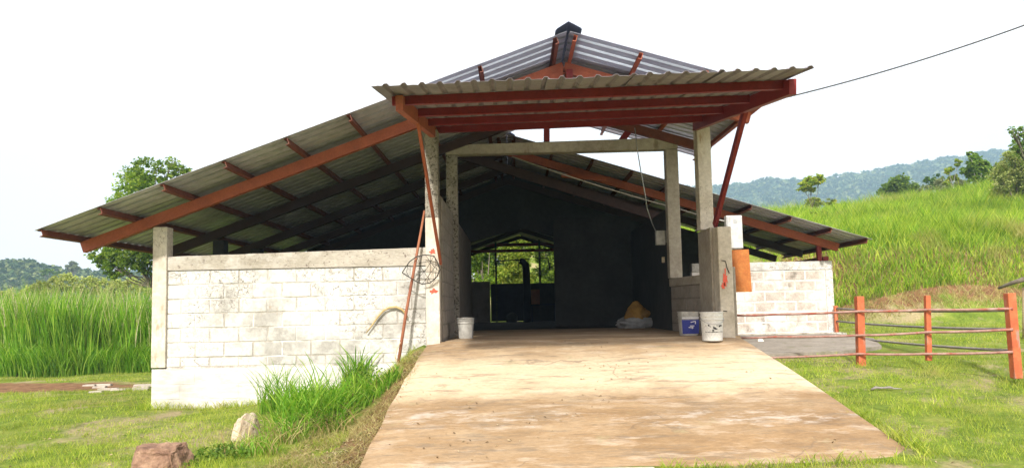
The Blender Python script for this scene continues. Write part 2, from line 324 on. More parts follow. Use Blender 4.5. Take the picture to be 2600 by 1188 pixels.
M['leaf_grey']=leafmat('grey_green_leaves',(.10,.14,.06),(.18,.21,.10),(.30,.31,.18),.3)
M['forest']=surf('forest_canopy',[(.3,(.015,.035,.015)),(.5,(.05,.09,.03)),(.62,(.15,.20,.07)),(.75,(.28,.28,.13))],.02,.9,.5,detail=9,bscale=.25)
M['forest_clump']=leafmat('forest_crowns',(.02,.05,.015),(.06,.11,.03),(.24,.28,.10),.2)

# ------------------------------------------------------------------ ground
def ramp_z(y): 
    y=np.asarray(y,float); t=np.clip((y-6.4)/3.9,0,1)
    return .10+.90*(t*1.09-.09*t**2-.0*t) - .035*np.exp(-((t-1)/.12)**2)*0
def terrain(X,Y):
    X=np.asarray(X,float); Y=np.asarray(Y,float)
    left=.08+.10*sstep(8,10.4,Y)-.08*sstep(11,17,Y) - 2.2*sstep(20,45,Y)-16*sstep(40,150,Y)
    left=left+.28*sstep(-4.2,-1.4,X)*sstep(7.6,10.4,Y)
    nearramp=sstep(-1.95,-1.22,X)*sstep(6.2,7.5,Y)
    left=left*(1-nearramp)+(ramp_z(Y)-.05)*nearramp
    right=.10+.125*np.clip(Y-6.2,0,4)+.045*np.clip(Y-10.2,0,7)
    bank=1.75*sstep(16.9+.6*np.sin(X*.45),19.2+.6*np.sin(X*.45),Y)*(1+.12*vnoise(X,Y,1.1,14))
    zc=4.0+.11*np.clip(X,-20,45)
    hill=np.clip((Y-18.5)/21.5,0,1)*(zc-2.65)
    cf=sstep(3.0,6.5,X); cf=cf+(1-cf)*sstep(29,37,Y); right=right+(bank+hill)*cf - 22*sstep(41,120,Y)
    wf=sstep(-1.5,3.4,X)*(1-sstep(14,18,Y))+sstep(-6,1,X)*sstep(14,18,Y)
    h=left*(1-wf)+right*wf
    h=h+vnoise(X,Y,.9,1)*.05+vnoise(X,Y,3.1,2)*.018+vnoise(X,Y,.25,3)*.25*sstep(18,30,Y)
    return h
def axis(lo,hi,fl,fh,fine,grow=1.13):
    a=list(np.arange(fl,fh,fine)); s=fine; x=fh
    while x<hi: a.append(x); s*=grow; x+=s
    a.append(hi); s=fine; x=fl-fine
    while x>lo: a.insert(0,x); s*=grow; x-=s
    a.insert(0,lo); return np.array(a)
ax=axis(-1150,1150,-15,28,.16); ay=axis(-60,1250,4.,42,.16)
gx,gy=np.meshgrid(ax,ay); gz=terrain(gx,gy)
inside=(gx>-1.15)&(gx<3.0)&(gy>6.5)&(gy<24); gz=np.where(inside, np.minimum(gz,ramp_z(gy)-.12), gz)
under=(gx>-4.9)&(gx<6.2)&(gy>10.5)&(gy<24)
nx,ny=len(ax),len(ay); idx=np.arange(nx*ny).reshape(ny,nx)
q=np.stack([idx[:-1,:-1],idx[:-1,1:],idx[1:,1:],idx[1:,:-1]],-1).reshape(-1,4)
me=tri_mesh('ground', np.stack([gx,gy,gz],-1).reshape(-1,3), np.concatenate([q[:,[0,1,2]],q[:,[0,2,3]]]), M['ground'], True)
def earth(X,Y):
    a=np.exp(-(((X+9.6)/3.0)**2+((Y-14.0)/1.3)**2))*1.2                   # bare bank left
    b=sstep(16.6,17.3,Y)*(1-sstep(19.0,20.2,Y))*sstep(5,7,X)*.62            # cut bank under the hillside
    c=sstep(-2.3,-1.5,X)*(1-sstep(-1.2,-1.,X))*(1-sstep(9.4,10,Y))*.6
    d=sstep(10.6,11.2,Y)*(1-sstep(12,13.,Y))*sstep(3,4,X)*(1-sstep(9,11,X))*.45
    return np.maximum.reduce([a,b,c,d])
me.attributes.new('earth','FLOAT','POINT').data.foreach_set('value', earth(gx,gy).astype(np.float32).ravel())
tag(link('ground',me),kind='structure')

# ramp
mb=MB(); N=40; ys=np.linspace(6.4,10.3,N)
zt=[float(z) for z in ramp_z(ys)]
xs=np.linspace(0,1,25)
for j,yv in enumerate(ys):
    xl=-1.36+.18*((yv-6.4)/3.9)**.8 - .03*math.exp(-((yv-8.3)/1.2)**2)+ .008*math.sin(yv*7)
    for u in xs:
        e=-.02 if u in (0.,1.) else 0
        xr=3.10+.34*((10.3-yv)/3.9)**1.0; mb.v.append((xl+(xr-xl)*u, yv, zt[j]+e+.010*float(vnoise(u*4,yv,1.2,5))))
for j in range(N-1):
    for i in range(24):
        a=j*25+i; mb.f.append((a,a+1,a+26,a+25))
b0=len(mb.v)
for j,yv in enumerate(ys):
    for k in (0,24): x_,y_,z_=mb.v[j*25+k]; mb.v.append((x_+(-.02 if k==0 else .02),y_,z_-.45))
for j in range(N-1):
    mb.f.append((j*25,(j+1)*25,b0+2*(j+1),b0+2*j)); mb.f.append((j*25+24,b0+2*j+1,b0+2*(j+1)+1,(j+1)*25+24))
f0=len(mb.v)
for i in range(25): x_,y_,z_=mb.v[i]; mb.v.append((x_,y_-.015,z_-.4))
for i in range(24): mb.f.append((i,f0+i,f0+i+1,i+1))
tag(obj('ramp',mb,M['ramp'],smooth=False),kind='structure')
mb=MB().box(-.95,1.15,6.12,6.37,-.1,.105); tag(obj('concrete_strip',mb,M['concrete_light'],bevel=.012),kind='structure')
tag(obj('floor',MB().box(-.95,3.1,10.302,15.2,.6,1.0),M['ramp']),kind='structure')
tag(obj('floor',MB().box(-5,3.0,15.204,24,.6,.996),M['floor_in']),kind='structure')
# apron and curb on the right
mb=MB(); A=[(3.12,11.0),(4.9,11.3),(5.9,12.1),(6.3,13.2),(6.1,14.2),(3.12,14.25)]
top=[(x,y,float(terrain(x,y))+.05) for x,y in A]; bot=[(x,y,z-.2) for x,y,z in top]
mb.v=top+bot; mb.f=[tuple(range(6))]+[((i+1)%6,i,6+i,6+(i+1)%6) for i in range(6)]
tag(obj('apron',mb,M['apron']),kind='structure')

# ------------------------------------------------------------------ barn
BARN=empty('barn',(0,10.4,.1),'open-fronted concrete block barn with low tin roof and red steel frame','barn')
SL=.358; SRA=.30; SB=.3145
RXA,RZA=.786,4.996; RXB,RZB=-.068,4.690
EXL=-6.058; EXA=3.49; EXB=6.67
def zl(x): return RZA-SL*(RXA-x)
def za(x): return RZA-SRA*(x-RXA)
def zb(x): return RZB-SB*(x-RXB)
def gable_brightening_mats():  # translucent sheet and rib materials, put in to brighten the front gable
    out=[]
    for nm,col,tr in (('brightening_sheet',(.50,.53,.60),.30),('brightening_rib',(.80,.82,.84),.85)):
        mt,nt,b=newmat(nm); c=mix(nt,1.,col,ramp(nt,noise(nt,2.,6,.65,(.4,2,1)),[(.3,.8),(.7,1.1)]),'MULTIPLY')
        nt.links.new(c,b.inputs['Base Color']); b.inputs['Roughness'].default_value=.4
        t_=nt.nodes.new('ShaderNodeBsdfTranslucent'); nt.links.new(c,t_.inputs[0]); ms=nt.nodes.new('ShaderNodeMixShader'); ms.inputs[0].default_value=tr
        nt.links.new(b.outputs[0],ms.inputs[1]); nt.links.new(t_.outputs[0],ms.inputs[2]); nt.links.new(ms.outputs[0],nt.nodes['Material Output'].inputs[0]); out.append(mt)
    return out
BRIGHT=gable_brightening_mats()
def bright_ridge_sheet(y0,y1,x0,x1,zf):       # pale translucent sheets added to brighten the ridge end of the front overhang
    o=obj('roof_sheet',corr(y0,y1,x0,x1,zf),BRIGHT[0],BARN,solid=.0025); o.data.materials.append(BRIGHT[1])
    K=8*int(round((y1-y0)/.245))+1-1
    for i,pg in enumerate(o.data.polygons):
        if (i%K)%8 in (4,5,6): pg.material_index=1
    o['label']='pale roof sheet at the ridge, made translucent to brighten the gable'
    return o
def corr(y0,y1,x0,x1,zf,pitch=.245,h=.034,sag=0.):   # ribbed sheet, ribs run up the slope, width along Y
    mb=MB(); prof=[]; n=int(round((y1-y0)/pitch)); p=(y1-y0)/n
    for i in range(n):
        b=y0+i*p; prof+=[(b,0),(b+.30*p,0),(b+.34*p,.005),(b+.38*p,0),(b+.58*p,0),(b+.64*p,h),(b+.925*p,h),(b+.935*p,0)]
    prof.append((y1,0)); k=len(prof); cols=8
    for c in range(cols+1):
        x=x0+(x1-x0)*c/cols
        for (yy,dz) in prof: mb.v.append((x,yy,zf(x)+dz+random.uniform(-.0015,.0015)+sag*math.sin(c/cols*math.pi)))
    for c in range(cols):
        for j in range(k-1): a=c*k+j; mb.f.append((a,a+1,a+k+1,a+k))
    return mb
def sheets(y0,y1,n,x0,x1,zf):
    s=(y1-y0)/n
    for i in range(n):
        dx=random.uniform(-.015,.015)
        obj('roof_sheet',corr(y0+i*s,y0+(i+1)*s+.03,x0+dx,x1,lambda x,k=i:zf(x)+.0035*(k%2)),M['sheet'],BARN,solid=.0025)
sheets(10.32,13.8,4,EXL,RXA-.02,zl)
obj('roof_sheet',corr(9.45,10.35,EXL-.01,-1.35,lambda x:zl(x)+.0035),M['sheet'],BARN,solid=.0025)
bright_ridge_sheet(9.45,10.43,-1.40,RXA-.02,lambda x:zl(x)+.009)
sheets(13.805,18.2,5,EXL,RXB-.0,zl)
sheets(10.32,13.8,4,EXA,RXA+.02,za)
bright_ridge_sheet(9.45,10.43,EXA,RXA+.02,lambda x:za(x)+.006)
sheets(13.8,18.2,5,EXB,RXB+.02,zb)
# ridge caps
for (rx,rz,sr,y0,y1) in ((RXA,RZA,SRA,9.38,13.9),(RXB,RZB,SB,13.95,18.25)):
    mb=MB()
    for yy in (y0,y1):
        for (dx,dz) in ((-.17,.035-.17*SL+.012),(-.15,.035-.15*SL+.03),(0,.105),(.15,.035-.15*sr+.03),(.17,.035-.17*sr+.012)): mb.v.append((rx+dx,yy,rz+dz))
    for i in range(4): mb.f.append((i,i+1,i+6,i+5))
    obj('ridge_cap',mb,M['cap'],BARN,solid=.004)
# purlins (channels) under the sheets
PH=.085
def purl(x,zf,y0,y1,mt,slope,up):
    c=zf(x)-PH/2-.012
    obj('purlin',MB().channel((x,y0,c),(x,y1,c),.05,PH,.008,up=up),mt,BARN)
upl=(-SL,0,1); upa=(SRA,0,1); upb=(SB,0,1)
lx=[P(px,400,9.45).x for px in (1420,1224,1055,886,725,567,411,252,104)]
for x in lx: purl(x,zl,9.48,(13.8 if x>RXB-.12 else 18.15),M['purlin_steel'],SL,upl)
for px in (1462,1628,1793,1965): purl(P(px,150,9.45).x,za,9.48,13.8,M['orange_red'],SRA,upa)
for x in [RXB+.14+.73*i for i in range(9)]+[EXB-.1]: purl(x,zb,13.83,18.15,M['purlin_steel'],SB,upb)
purl(RXB-.14,zl,13.83,18.15,M['purlin_steel'],SL,upl)
# rafters
RH=.15
def raft(y,x0,x1,zf,up,mt,w=.09,h=RH,drop=0.):
    d=PH+.016+h/2+drop
    obj('rafter',MB().bar((x0,y,zf(x0)-d),(x1,y,zf(x1)-d),w,h,up=up),mt,BARN)
for y in (10.4,12.5):
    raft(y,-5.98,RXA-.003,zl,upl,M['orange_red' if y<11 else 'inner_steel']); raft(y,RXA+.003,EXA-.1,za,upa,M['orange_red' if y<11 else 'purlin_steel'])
for y in (14.6,16.4,18.05):
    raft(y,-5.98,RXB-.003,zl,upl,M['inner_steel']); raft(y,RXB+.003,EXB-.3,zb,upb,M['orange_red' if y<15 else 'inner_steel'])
obj('gusset',MB().box(RXA-.2,RXA-.02,10.33,10.345,4.5,4.72),M['orange_red'],BARN)
obj('gusset',MB().box(RXA+.03,RXA+.12,10.33,10.345,4.5,4.78),M['canopy_red'],BARN)
obj('brace',MB().bar(P(1425,446,14.2),P(1540,456,14.2),.06,.07),M['orange_red'],BARN)
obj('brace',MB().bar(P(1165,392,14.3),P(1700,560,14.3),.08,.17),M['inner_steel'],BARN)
obj('king_post',MB().bar(P(1388,360,12.55),P(1388,305,12.55),.1,.1,up=(0,1,0)),M['canopy_red'],BARN)
obj('brace',MB().bar(P(1578,358,12.55),P(1618,305,12.55),.11,.06,up=(0,1,0)),M['canopy_red'],BARN)

# block walls --------------------------------------------------------------
def blockmesh(w_,h_,d,mt,name='block'):
    i=.007; mb=MB()
    mb.v=[(0,0,0),(w_,0,0),(w_,0,h_),(0,0,h_),(i,-d,i),(w_-i,-d,i),(w_-i,-d,h_-i),(i,-d,h_-i)]
    mb.f=[(4,5,6,7),(0,1,5,4),(1,2,6,5),(2,3,7,6),(3,0,4,7)]
    return mb.mesh(name,mt)
def blockwall(wall, o, ang, L, z0, z1, mt, d=.011, bw=.40, bh=.20, gap=.012, skip=None, jit=.0032):
    """blocks laid along direction ang from point o, face towards -normal; children of wall"""
    o=Vector(o); dr=Vector((math.cos(ang),math.sin(ang),0)); cache={}
    r=0; z=z1-bh
    while z>z0-bh*.9:
        off=0 if r%2 else -bw/2; x=off
        while x<L-.02:
            a=max(x,0); b=min(x+bw,L); zz=max(z,z0); hh=z+bh-zz-gap; ww=b-a-gap
            if ww>.04 and hh>.04 and not (skip and skip(a,b,z)):
                key=(round(ww,3),round(hh,3))
                if key not in cache: cache[key]=blockmesh(ww,hh,d,mt)
                ob=bpy.data.objects.new('block',cache[key]); COL.objects.link(ob)
                p=o+dr*(a+gap/2)+Vector((0,0,zz+gap/2))
                nrm=Vector((math.sin(ang),-math.cos(ang),0))
                ob.location=p-nrm*random.uniform(0,jit*2.2); ob.rotation_euler=(random.uniform(-.008,.008),0,ang+random.uniform(-.006,.006))
                ob.parent=wall; ob.matrix_parent_inverse=PW(wall).inverted()
            x+=bw
        z-=bh; r+=1
# front left wall
fw=obj('front_wall',MB().box(-4.80,-1.19,10.40,10.55,.0,2.05),M['mortar_left'],BARN)
blockwall(fw,(-4.80,10.40,0),0,3.61,.72,2.05,M['whitewash'])
pl=obj('plinth',MB().box(-4.985,-1.19,10.375,10.399,-.1,.70),M['plinth'],BARN)
blockwall(pl,(-4.985,10.375,0),0,3.79,.0,.68,M['plinth'],d=.006,gap=.007)
mb=MB(); n=24
for i in range(n+1):
    x=-4.80+3.61*i/n; zt_=2.245+.06*i/n+.008*float(vnoise(i*1.7,0,1.,8))
    for (yy,zz) in ((10.375,2.054),(10.372,zt_-.01),(10.385,zt_),(10.56,zt_),(10.56,2.054)): mb.v.append((x,yy+.004*float(vnoise(i*2.3,zz,1.,4)),zz))
for i in range(n):
    for k in range(4): a=i*5+k; mb.f.append((a+1,a,a+5,a+6))
mb.f+= [(0,1,2,3,4),(n*5+4,n*5+3,n*5+2,n*5+1,n*5)]
obj('bond_beam',mb,M['bond'],BARN)
obj('post',MB().box(-4.985,-4.79,10.345,10.54,.72,2.66),M['concrete_light'],BARN,bevel=.008)
# columns along the left eave
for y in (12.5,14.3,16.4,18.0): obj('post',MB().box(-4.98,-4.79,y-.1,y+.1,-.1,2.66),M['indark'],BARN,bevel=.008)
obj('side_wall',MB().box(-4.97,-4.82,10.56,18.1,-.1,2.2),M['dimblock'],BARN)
obj('added_partition',MB().add([(-4.98,18.2,-.1),(-1.0,18.2,-.1),(-1.0,18.2,zl(-1.0)-.005),(-4.98,18.2,zl(-4.98)-.005)],[(0,1,2,3)]),M['indark'],BARN,solid=.1)  # wall added across the left room to keep the interior dark
# left front post and corridor wall
o=obj('post',MB().box(-1.186,-1.0,10.22,10.42,.9,2.7),M['concrete_light'],BARN,bevel=.01)
o=obj('post',MB().box(-1.184,-1.002,10.222,10.418,2.702,3.93),M['pebble'],BARN,bevel=.01)
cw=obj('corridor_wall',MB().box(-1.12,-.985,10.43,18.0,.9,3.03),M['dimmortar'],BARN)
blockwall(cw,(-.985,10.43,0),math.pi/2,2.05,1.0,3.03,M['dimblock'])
obj('post',MB().box(-1.09,-.90,12.5,12.68,.9,4.035),M['pebble'],BARN,bevel=.01)
# right pier, side wall, post
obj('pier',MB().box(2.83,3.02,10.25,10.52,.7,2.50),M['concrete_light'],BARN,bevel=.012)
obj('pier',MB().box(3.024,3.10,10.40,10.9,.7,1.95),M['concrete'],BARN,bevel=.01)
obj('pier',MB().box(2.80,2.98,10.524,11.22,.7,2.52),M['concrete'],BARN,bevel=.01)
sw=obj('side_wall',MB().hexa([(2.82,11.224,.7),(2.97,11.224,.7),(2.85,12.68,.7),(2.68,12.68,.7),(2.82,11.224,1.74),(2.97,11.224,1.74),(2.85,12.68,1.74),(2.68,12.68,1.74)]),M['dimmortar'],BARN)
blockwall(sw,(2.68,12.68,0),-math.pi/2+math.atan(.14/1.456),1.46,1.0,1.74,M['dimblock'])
obj('bond_beam',MB().hexa([(2.80,11.224,1.742),(2.98,11.224,1.742),(2.86,12.7,1.742),(2.65,12.7,1.742),(2.80,11.224,1.88),(2.98,11.224,1.88),(2.86,12.7,1.88),(2.65,12.7,1.88)]),M['concrete'],BARN,bevel=.015)
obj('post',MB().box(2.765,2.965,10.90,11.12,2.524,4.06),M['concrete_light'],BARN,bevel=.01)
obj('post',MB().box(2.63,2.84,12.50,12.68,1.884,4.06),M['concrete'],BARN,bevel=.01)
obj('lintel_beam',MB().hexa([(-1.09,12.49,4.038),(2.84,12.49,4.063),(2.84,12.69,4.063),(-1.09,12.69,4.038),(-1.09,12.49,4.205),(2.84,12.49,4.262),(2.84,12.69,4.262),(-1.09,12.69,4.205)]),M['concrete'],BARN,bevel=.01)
# interior
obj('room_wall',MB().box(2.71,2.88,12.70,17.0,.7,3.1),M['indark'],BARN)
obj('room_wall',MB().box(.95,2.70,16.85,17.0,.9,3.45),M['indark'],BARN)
obj('dark_infill',MB().add([(-1.,18.17,zl(-1)-.005),(-1.,18.17,3.05),(.27,18.17,3.36),(3.3,18.17,2.5),(3.3,18.17,zb(3.3)-.005),(RXB,18.17,RZB-.005)],[(0,1,2,3,4,5)]),M['indark'],BARN,solid=.05)  # panel added over the gap between roofs to keep sky light out
obj('dark_infill',MB().box(2.97,4.9,18.0,18.1,.7,3.15),M['indark'],BARN)
# rear section
for (s,x1) in ((-1,-3.2),(1,3.4)):
    mb=MB(); a=(.27,18.25,3.80); b=(.27,24.3,3.80); mb.v=[a,b,(x1,24.3,3.80-.33*abs(x1-.27)),(x1,18.25,3.80-.33*abs(x1-.27))]
    mb.f=[(0,1,2,3)]; obj('rear_roof',mb,M['sheet_old'],BARN,solid=.02)
for y in (19.5,21.8,24.0):
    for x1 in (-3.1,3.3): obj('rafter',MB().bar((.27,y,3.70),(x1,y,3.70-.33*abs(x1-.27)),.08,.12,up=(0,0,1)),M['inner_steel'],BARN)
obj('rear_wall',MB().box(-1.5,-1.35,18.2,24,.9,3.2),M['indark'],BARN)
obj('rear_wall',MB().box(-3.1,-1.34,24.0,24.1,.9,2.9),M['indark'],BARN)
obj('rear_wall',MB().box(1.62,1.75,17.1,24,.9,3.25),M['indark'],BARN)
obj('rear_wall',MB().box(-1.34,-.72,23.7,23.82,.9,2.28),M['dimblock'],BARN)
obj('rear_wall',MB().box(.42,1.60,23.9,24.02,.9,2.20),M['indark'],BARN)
obj('tie_beam',MB().box(-1.34,1.6,23.9,24.0,3.40,3.5),M['canopy_red'],BARN)
obj('tie_beam',MB().box(-1.34,1.6,23.6,23.7,3.19,3.28),M['canopy_red'],BARN)
for x in (-.52,.87): obj('post',MB().box(x-.03,x+.03,23.7,23.76,.996,3.9),M['wire'],BARN)
g=obj('gate',MB().box(-.70,.40,23.7,23.74,1.02,2.2),M['gate'],BARN)
for i in range(5): obj('gate_rail',MB().box(-.70,.40,23.66,23.695,1.1+i*.25,1.15+i*.25),M['gate'],g)
obj('pipe_frame',MB().tube([(-.58,23.5,2.4),(-.58,23.5,2.9),(.55,23.5,2.95)],.02,6),M['wire'],BARN)
obj('pipe_frame',MB().tube([(.2,23.5,2.94),(.2,23.5,2.75),(.17,23.5,2.6)],.014,6),M['wire'],BARN)
obj('pipe_frame',MB().tube([(.75,23.5,2.98),(1.12,23.5,2.98),(1.18,23.5,2.6)],.02,6),M['wire'],BARN)

# entrance canopy ----------------------------------------------------------
def cz(x,y): return 3.60+.145*(y-7.3)+.022*(x-.8)      # underside of the sheets
for (y,x0,x1) in ((7.3,-1.16,2.80),(8.33,-1.03,2.72),(9.37,-1.03,2.72),(10.40,-1.03,2.72)):
    h=.088; o=obj('purlin',MB().channel((x0,y,cz(x0,y)-h/2-.002),(x1,y,cz(x1,y)-h/2-.002),.05,h,.01,up=(0,0,1)),M['canopy_red'],BARN)
for x,y1 in ((-1.065,10.45),(2.755,10.95)):
    h=.15; y0=7.12
    obj('rafter',MB().bar((x,y0,cz(x,y0)-.015-h/2),(x,y1,cz(x,y1)-.015-h/2),.07,h),M['orange_red' if x<0 else 'canopy_red'],BARN)
mbw=MB()
def canopy_sheet(x0,x1,k):
    mb=MB(); prof=[]; p=.18; n=int(round((x1-x0)/p)); p=(x1-x0)/n
    for i in range(n):
        b=x0+i*p; prof+=[(b,0),(b+.35*p,0),(b+.60*p,0),(b+.72*p,.021),(b+.88*p,.021)]
    prof.append((x1,0)); K=len(prof); rows=12
    for r in range(rows+1):
        y=6.60+(10.62-6.60)*r/rows+ (random.uniform(-.012,.012) if r==0 else 0)
        for (x,dz) in prof: mb.v.append((x,y+(random.uniform(-.006,.006) if r==0 else 0),cz(x,y)+dz+.003*k+random.uniform(-.003,.003)))
    for r in range(rows):
        for j in range(K-1): a=r*K+j; mb.f.append((a,a+1,a+K+1,a+K))
    return mb
xe=[-1.24+i*.795 for i in range(6)]
for i in range(5): obj('canopy_sheet',canopy_sheet(xe[i],xe[i+1]+.02,i%2),M['sheet_old'],BARN,solid=.0025)
obj('brace',MB().bar(P(1060,303,8.35),P(1119,668,10.19),.035,.065,up=(0,1,0)),M['orange_red'],BARN)
obj('brace',MB().bar(P(1893,277,8.7),P(1815,572,10.6),.05,.085,up=(0,1,0)),M['canopy_red'],BARN)

# right (rear) wall with red post
bw=obj('rear_side_wall',MB().box(3.5,6.235,14.6,14.75,.6,2.06),M['mortar_white'],BARN)
blockwall(bw,(3.5,14.6,0),0,2.60,.78,2.06,M['pinkblock'],gap=.03,d=.009)
obj('bond_beam',MB().box(3.5,6.24,14.585,14.76,2.064,2.23),M['whitewash'],BARN,bevel=.01)
obj('post',MB().box(6.10,6.238,14.58,14.599,.7,2.06),M['whitewash'],BARN,bevel=.004)
obj('post',MB().box(5.98,6.06,14.62,14.70,2.234,zb(6.0)-.23),M['canopy_red'],BARN)
obj('wall_plate',MB().box(6.1,6.2,14.65,18.0,2.24,2.32),M['canopy_red'],BARN)
cb=MB()
for i in range(15):
    x0=3.9+i*.16; cb.hexa([(x0,14.2+.03*random.random(),.62),(x0+.16,14.2+.03*random.random(),.62),(x0+.16,14.59,.62),(x0,14.59,.62),(x0,14.25,.83+.03*random.random()),(x0+.16,14.25,.83+.03*random.random()),(x0+.16,14.59,.85),(x0,14.59,.85)])
tag(obj('kerb',cb,M['curb']),kind='structure')

# red paint spots on post and pier
def blotch(c,rx,rz,name='paint_spot'):
    mb=MB(); n=18; c=Vector(c); mb.v.append(tuple(c))
    for k in range(n):
        t=2*math.pi*k/n; r=1+.55*random.uniform(-1,1); mb.v.append((c.x+rx*r*math.cos(t),c.y,c.z+rz*r*math.sin(t)))
    mb.f=[(0,1+k,1+(k+1)%n) for k in range(n)]
    return obj(name,mb,M['paintspot'],BARN,solid=.001)
blotch(P(1098,638,10.215),.04,.028); blotch(P(1101,739,10.215),.045,.04); blotch(P(1842,705,10.245),.03,.09); blotch(P(1836,725,10.245),.022,.04)
obj('crack',MB().tube([P(1832,661,10.245),P(1842,663,10.245),P(1846,680,10.245),P(1852,694,10.245)],.006,5),M['wire'],BARN)
obj('crack',MB().tube([P(1836,789,10.245),P(1846,790,10.245)],.006,5),M['wire'],BARN)

# ------------------------------------------------------------------ things at the entrance
def bucket(name,c,r0,r1,h,mt,label,handle=True,square=False,rim=True):
    c=Vector(c); root=empty(name,c,label,'bucket')
    prof=[(r0*.93,0),(r0,.01),(r0+(r1-r0)*.70,h*.70),(r1*1.035,h*.72),(r1*1.035,h*.745),(r1*.985,h*.75),(r1*.99,h*.83),(r1*1.04,h*.845),(r1*1.04,h*.865),(r1*.995,h*.87),(r1,h*.955),(r1*1.06,h*.96),(r1*1.06,h*.995),(r1*1.0,h),(r1*.97,h*.97),(r0*.92,.02)]
    mb=MB()
    if square:
        n=32
        def sq(r,t):
            e=5.; ct,st=math.cos(t),math.sin(t); k=(abs(ct)**e+abs(st)**e)**(-1/e); return r*k*ct*1., r*k*st
        for (r,z) in prof:
            for k in range(n): a,b=sq(r,2*math.pi*k/n+.0001); mb.v.append((c.x+a,c.y+b,c.z+z))
        for i in range(len(prof)-1):
            for k in range(n): a=i*n+k; b=i*n+(k+1)%n; mb.f.append((a,b,b+n,a+n))
        mb.f.append(tuple(range(n))[::-1]); mb.f.append(tuple((len(prof)-1)*n+k for k in range(n)))
    else: mb.lathe(c,prof,36)
    body=obj('body',mb,mt,root,smooth=True)
    ed=body.modifiers.new('e','EDGE_SPLIT'); ed.split_angle=math.radians(35)
    if handle:
        pts=[]
        for k in range(13):
            t=math.pi*k/12; pts.append((c.x+math.cos(t)*r1*1.05, c.y-math.sin(t)*r1*1.12, c.z+h*.80-math.sin(t)*h*.22))
        obj('handle',MB().tube(pts,.0035,6),M['galv'],root)
    return root
def on_cyl(c,r,h,prof_r,pts,zlo,zhi): pass
WB=bucket('bucket',(2.655,10.07,.952),.133,.148,.385,M['plastic_white'],'tall round white plastic bucket with black print beside the concrete pier')
def cyl_patch(c,rf,a0,a1,z0,z1,off=.0015,n=8,wob=0.,nz=3):
    mb=MB()
    for i in range(n+1):
        a=a0+(a1-a0)*i/n
        for j in range(nz+1):
            z=z0+(z1-z0)*j/nz; e=wob*random.uniform(-1,1) if j in (0,nz) else 0
            r=rf(z+e)+off; mb.v.append((c[0]+r*math.cos(a),c[1]+r*math.sin(a),c[2]+z+e))
    for i in range(n):
        for j in range(nz): a=i*(nz+1)+j; mb.f.append((a,a+nz+1,a+nz+2,a+1))
    return mb
rf=lambda z:.133+(.148-.133)*z/.385
pr=MB()
for k in range(16):
    a=-math.pi*random.uniform(.28,.80); z=.155+random.uniform(-.03,.045); da=random.uniform(.05,.17)
    q_=cyl_patch((2.655,10.07,.952),rf,a,a+da,z,z+random.uniform(.008,.03),.0018,4,.004,1); pr.add(q_.v,q_.f)
pr.add(*(lambda q:(q.v,q.f))(cyl_patch((2.655,10.07,.952),rf,-2.5,-.6,.118,.124,.0018,16,.003,1)))
obj('print',pr,M['ink'],WB,solid=.0006)
SB_=bucket('bucket',(2.50,10.75,1.0),.118,.132,.34,M['plastic_grey'],'squarish bucket with blue front, behind the round white one',square=True,handle=False)
mb=MB().hexa([(2.385,10.622,1.03),(2.615,10.622,1.03),(2.615,10.627,1.03),(2.385,10.627,1.03),(2.378,10.614,1.225),(2.622,10.614,1.225),(2.622,10.619,1.225),(2.378,10.619,1.225)])
obj('blue_print',mb,M['blue'],SB_)
mk=MB()
def seg(a,b,w=.012): mk.bar(V(*a),V(*b),.002,w,up=(0,0,1)) if abs(a[0]-b[0])>abs(a[2]-b[2]) else mk.bar(V(*a),V(*b),.002,w,up=(1,0,0))
for a,b in (((2.50,10.611,1.19),(2.57,10.611,1.205)),((2.57,10.611,1.20),(2.565,10.611,1.165)),((2.49,10.612,1.14),(2.55,10.612,1.14)),((2.52,10.612,1.13),(2.52,10.612,1.10)),((2.47,10.613,1.12),(2.54,10.613,1.115))): seg(a,b)
obj('print',mk,M['white_ink'],SB_)
mk=MB().hexa([(2.382,10.613,1.24),(2.618,10.613,1.24),(2.618,10.618,1.24),(2.382,10.618,1.24),(2.379,10.607,1.262),(2.621,10.607,1.262),(2.621,10.612,1.262),(2.379,10.612,1.262)])
obj('print',mk,M['white_ink'],SB_)
GB=bucket('bucket',(-.72,11.3,1.0),.105,.125,.31,M['plastic_grey'],'grimy grey bucket on the floor beside the left corridor wall',square=True,handle=False)

# meter box and orange board right of the pier
mbx=empty('meter_box',P(1864,632,10.75),'tall white metal electricity box mounted above the orange board','electrical box')
a=P(1847,632,10.75); b=P(1884,550,10.75)
obj('body',MB().box(a.x,b.x,10.75,10.86,a.z,b.z+.02),M['box_white'],mbx,bevel=.008)
obj('door',MB().box(a.x+.05,b.x-.006,10.738,10.748,a.z+.01,b.z+.0),M['box_white'],mbx,bevel=.003)
obj('window',MB().box(a.x+.10,a.x+.15,10.732,10.737,b.z-.09,b.z-.04),M['galv'],mbx)
obj('hinge_strip',MB().box(a.x+.01,a.x+.03,10.742,10.749,a.z+.01,b.z),M['galv'],mbx)
a=P(1848,742,10.7); b=P(1901,633,10.7)
bo=obj('panel',MB().hexa([(a.x+.02,10.68,a.z),(b.x+.015,10.68,a.z+.0),(b.x+.015,10.71,a.z),(a.x+.02,10.71,a.z),(a.x,10.68,b.z-.01),(b.x-.005,10.68,b.z),(b.x-.005,10.71,b.z),(a.x,10.71,b.z-.01)]),M['rust_board'],bevel=.003)
set_origin(bo,(a.x+.1,10.7,a.z)); tag(bo,'rusty orange metal panel hanging beside the pier under the white box','panel')
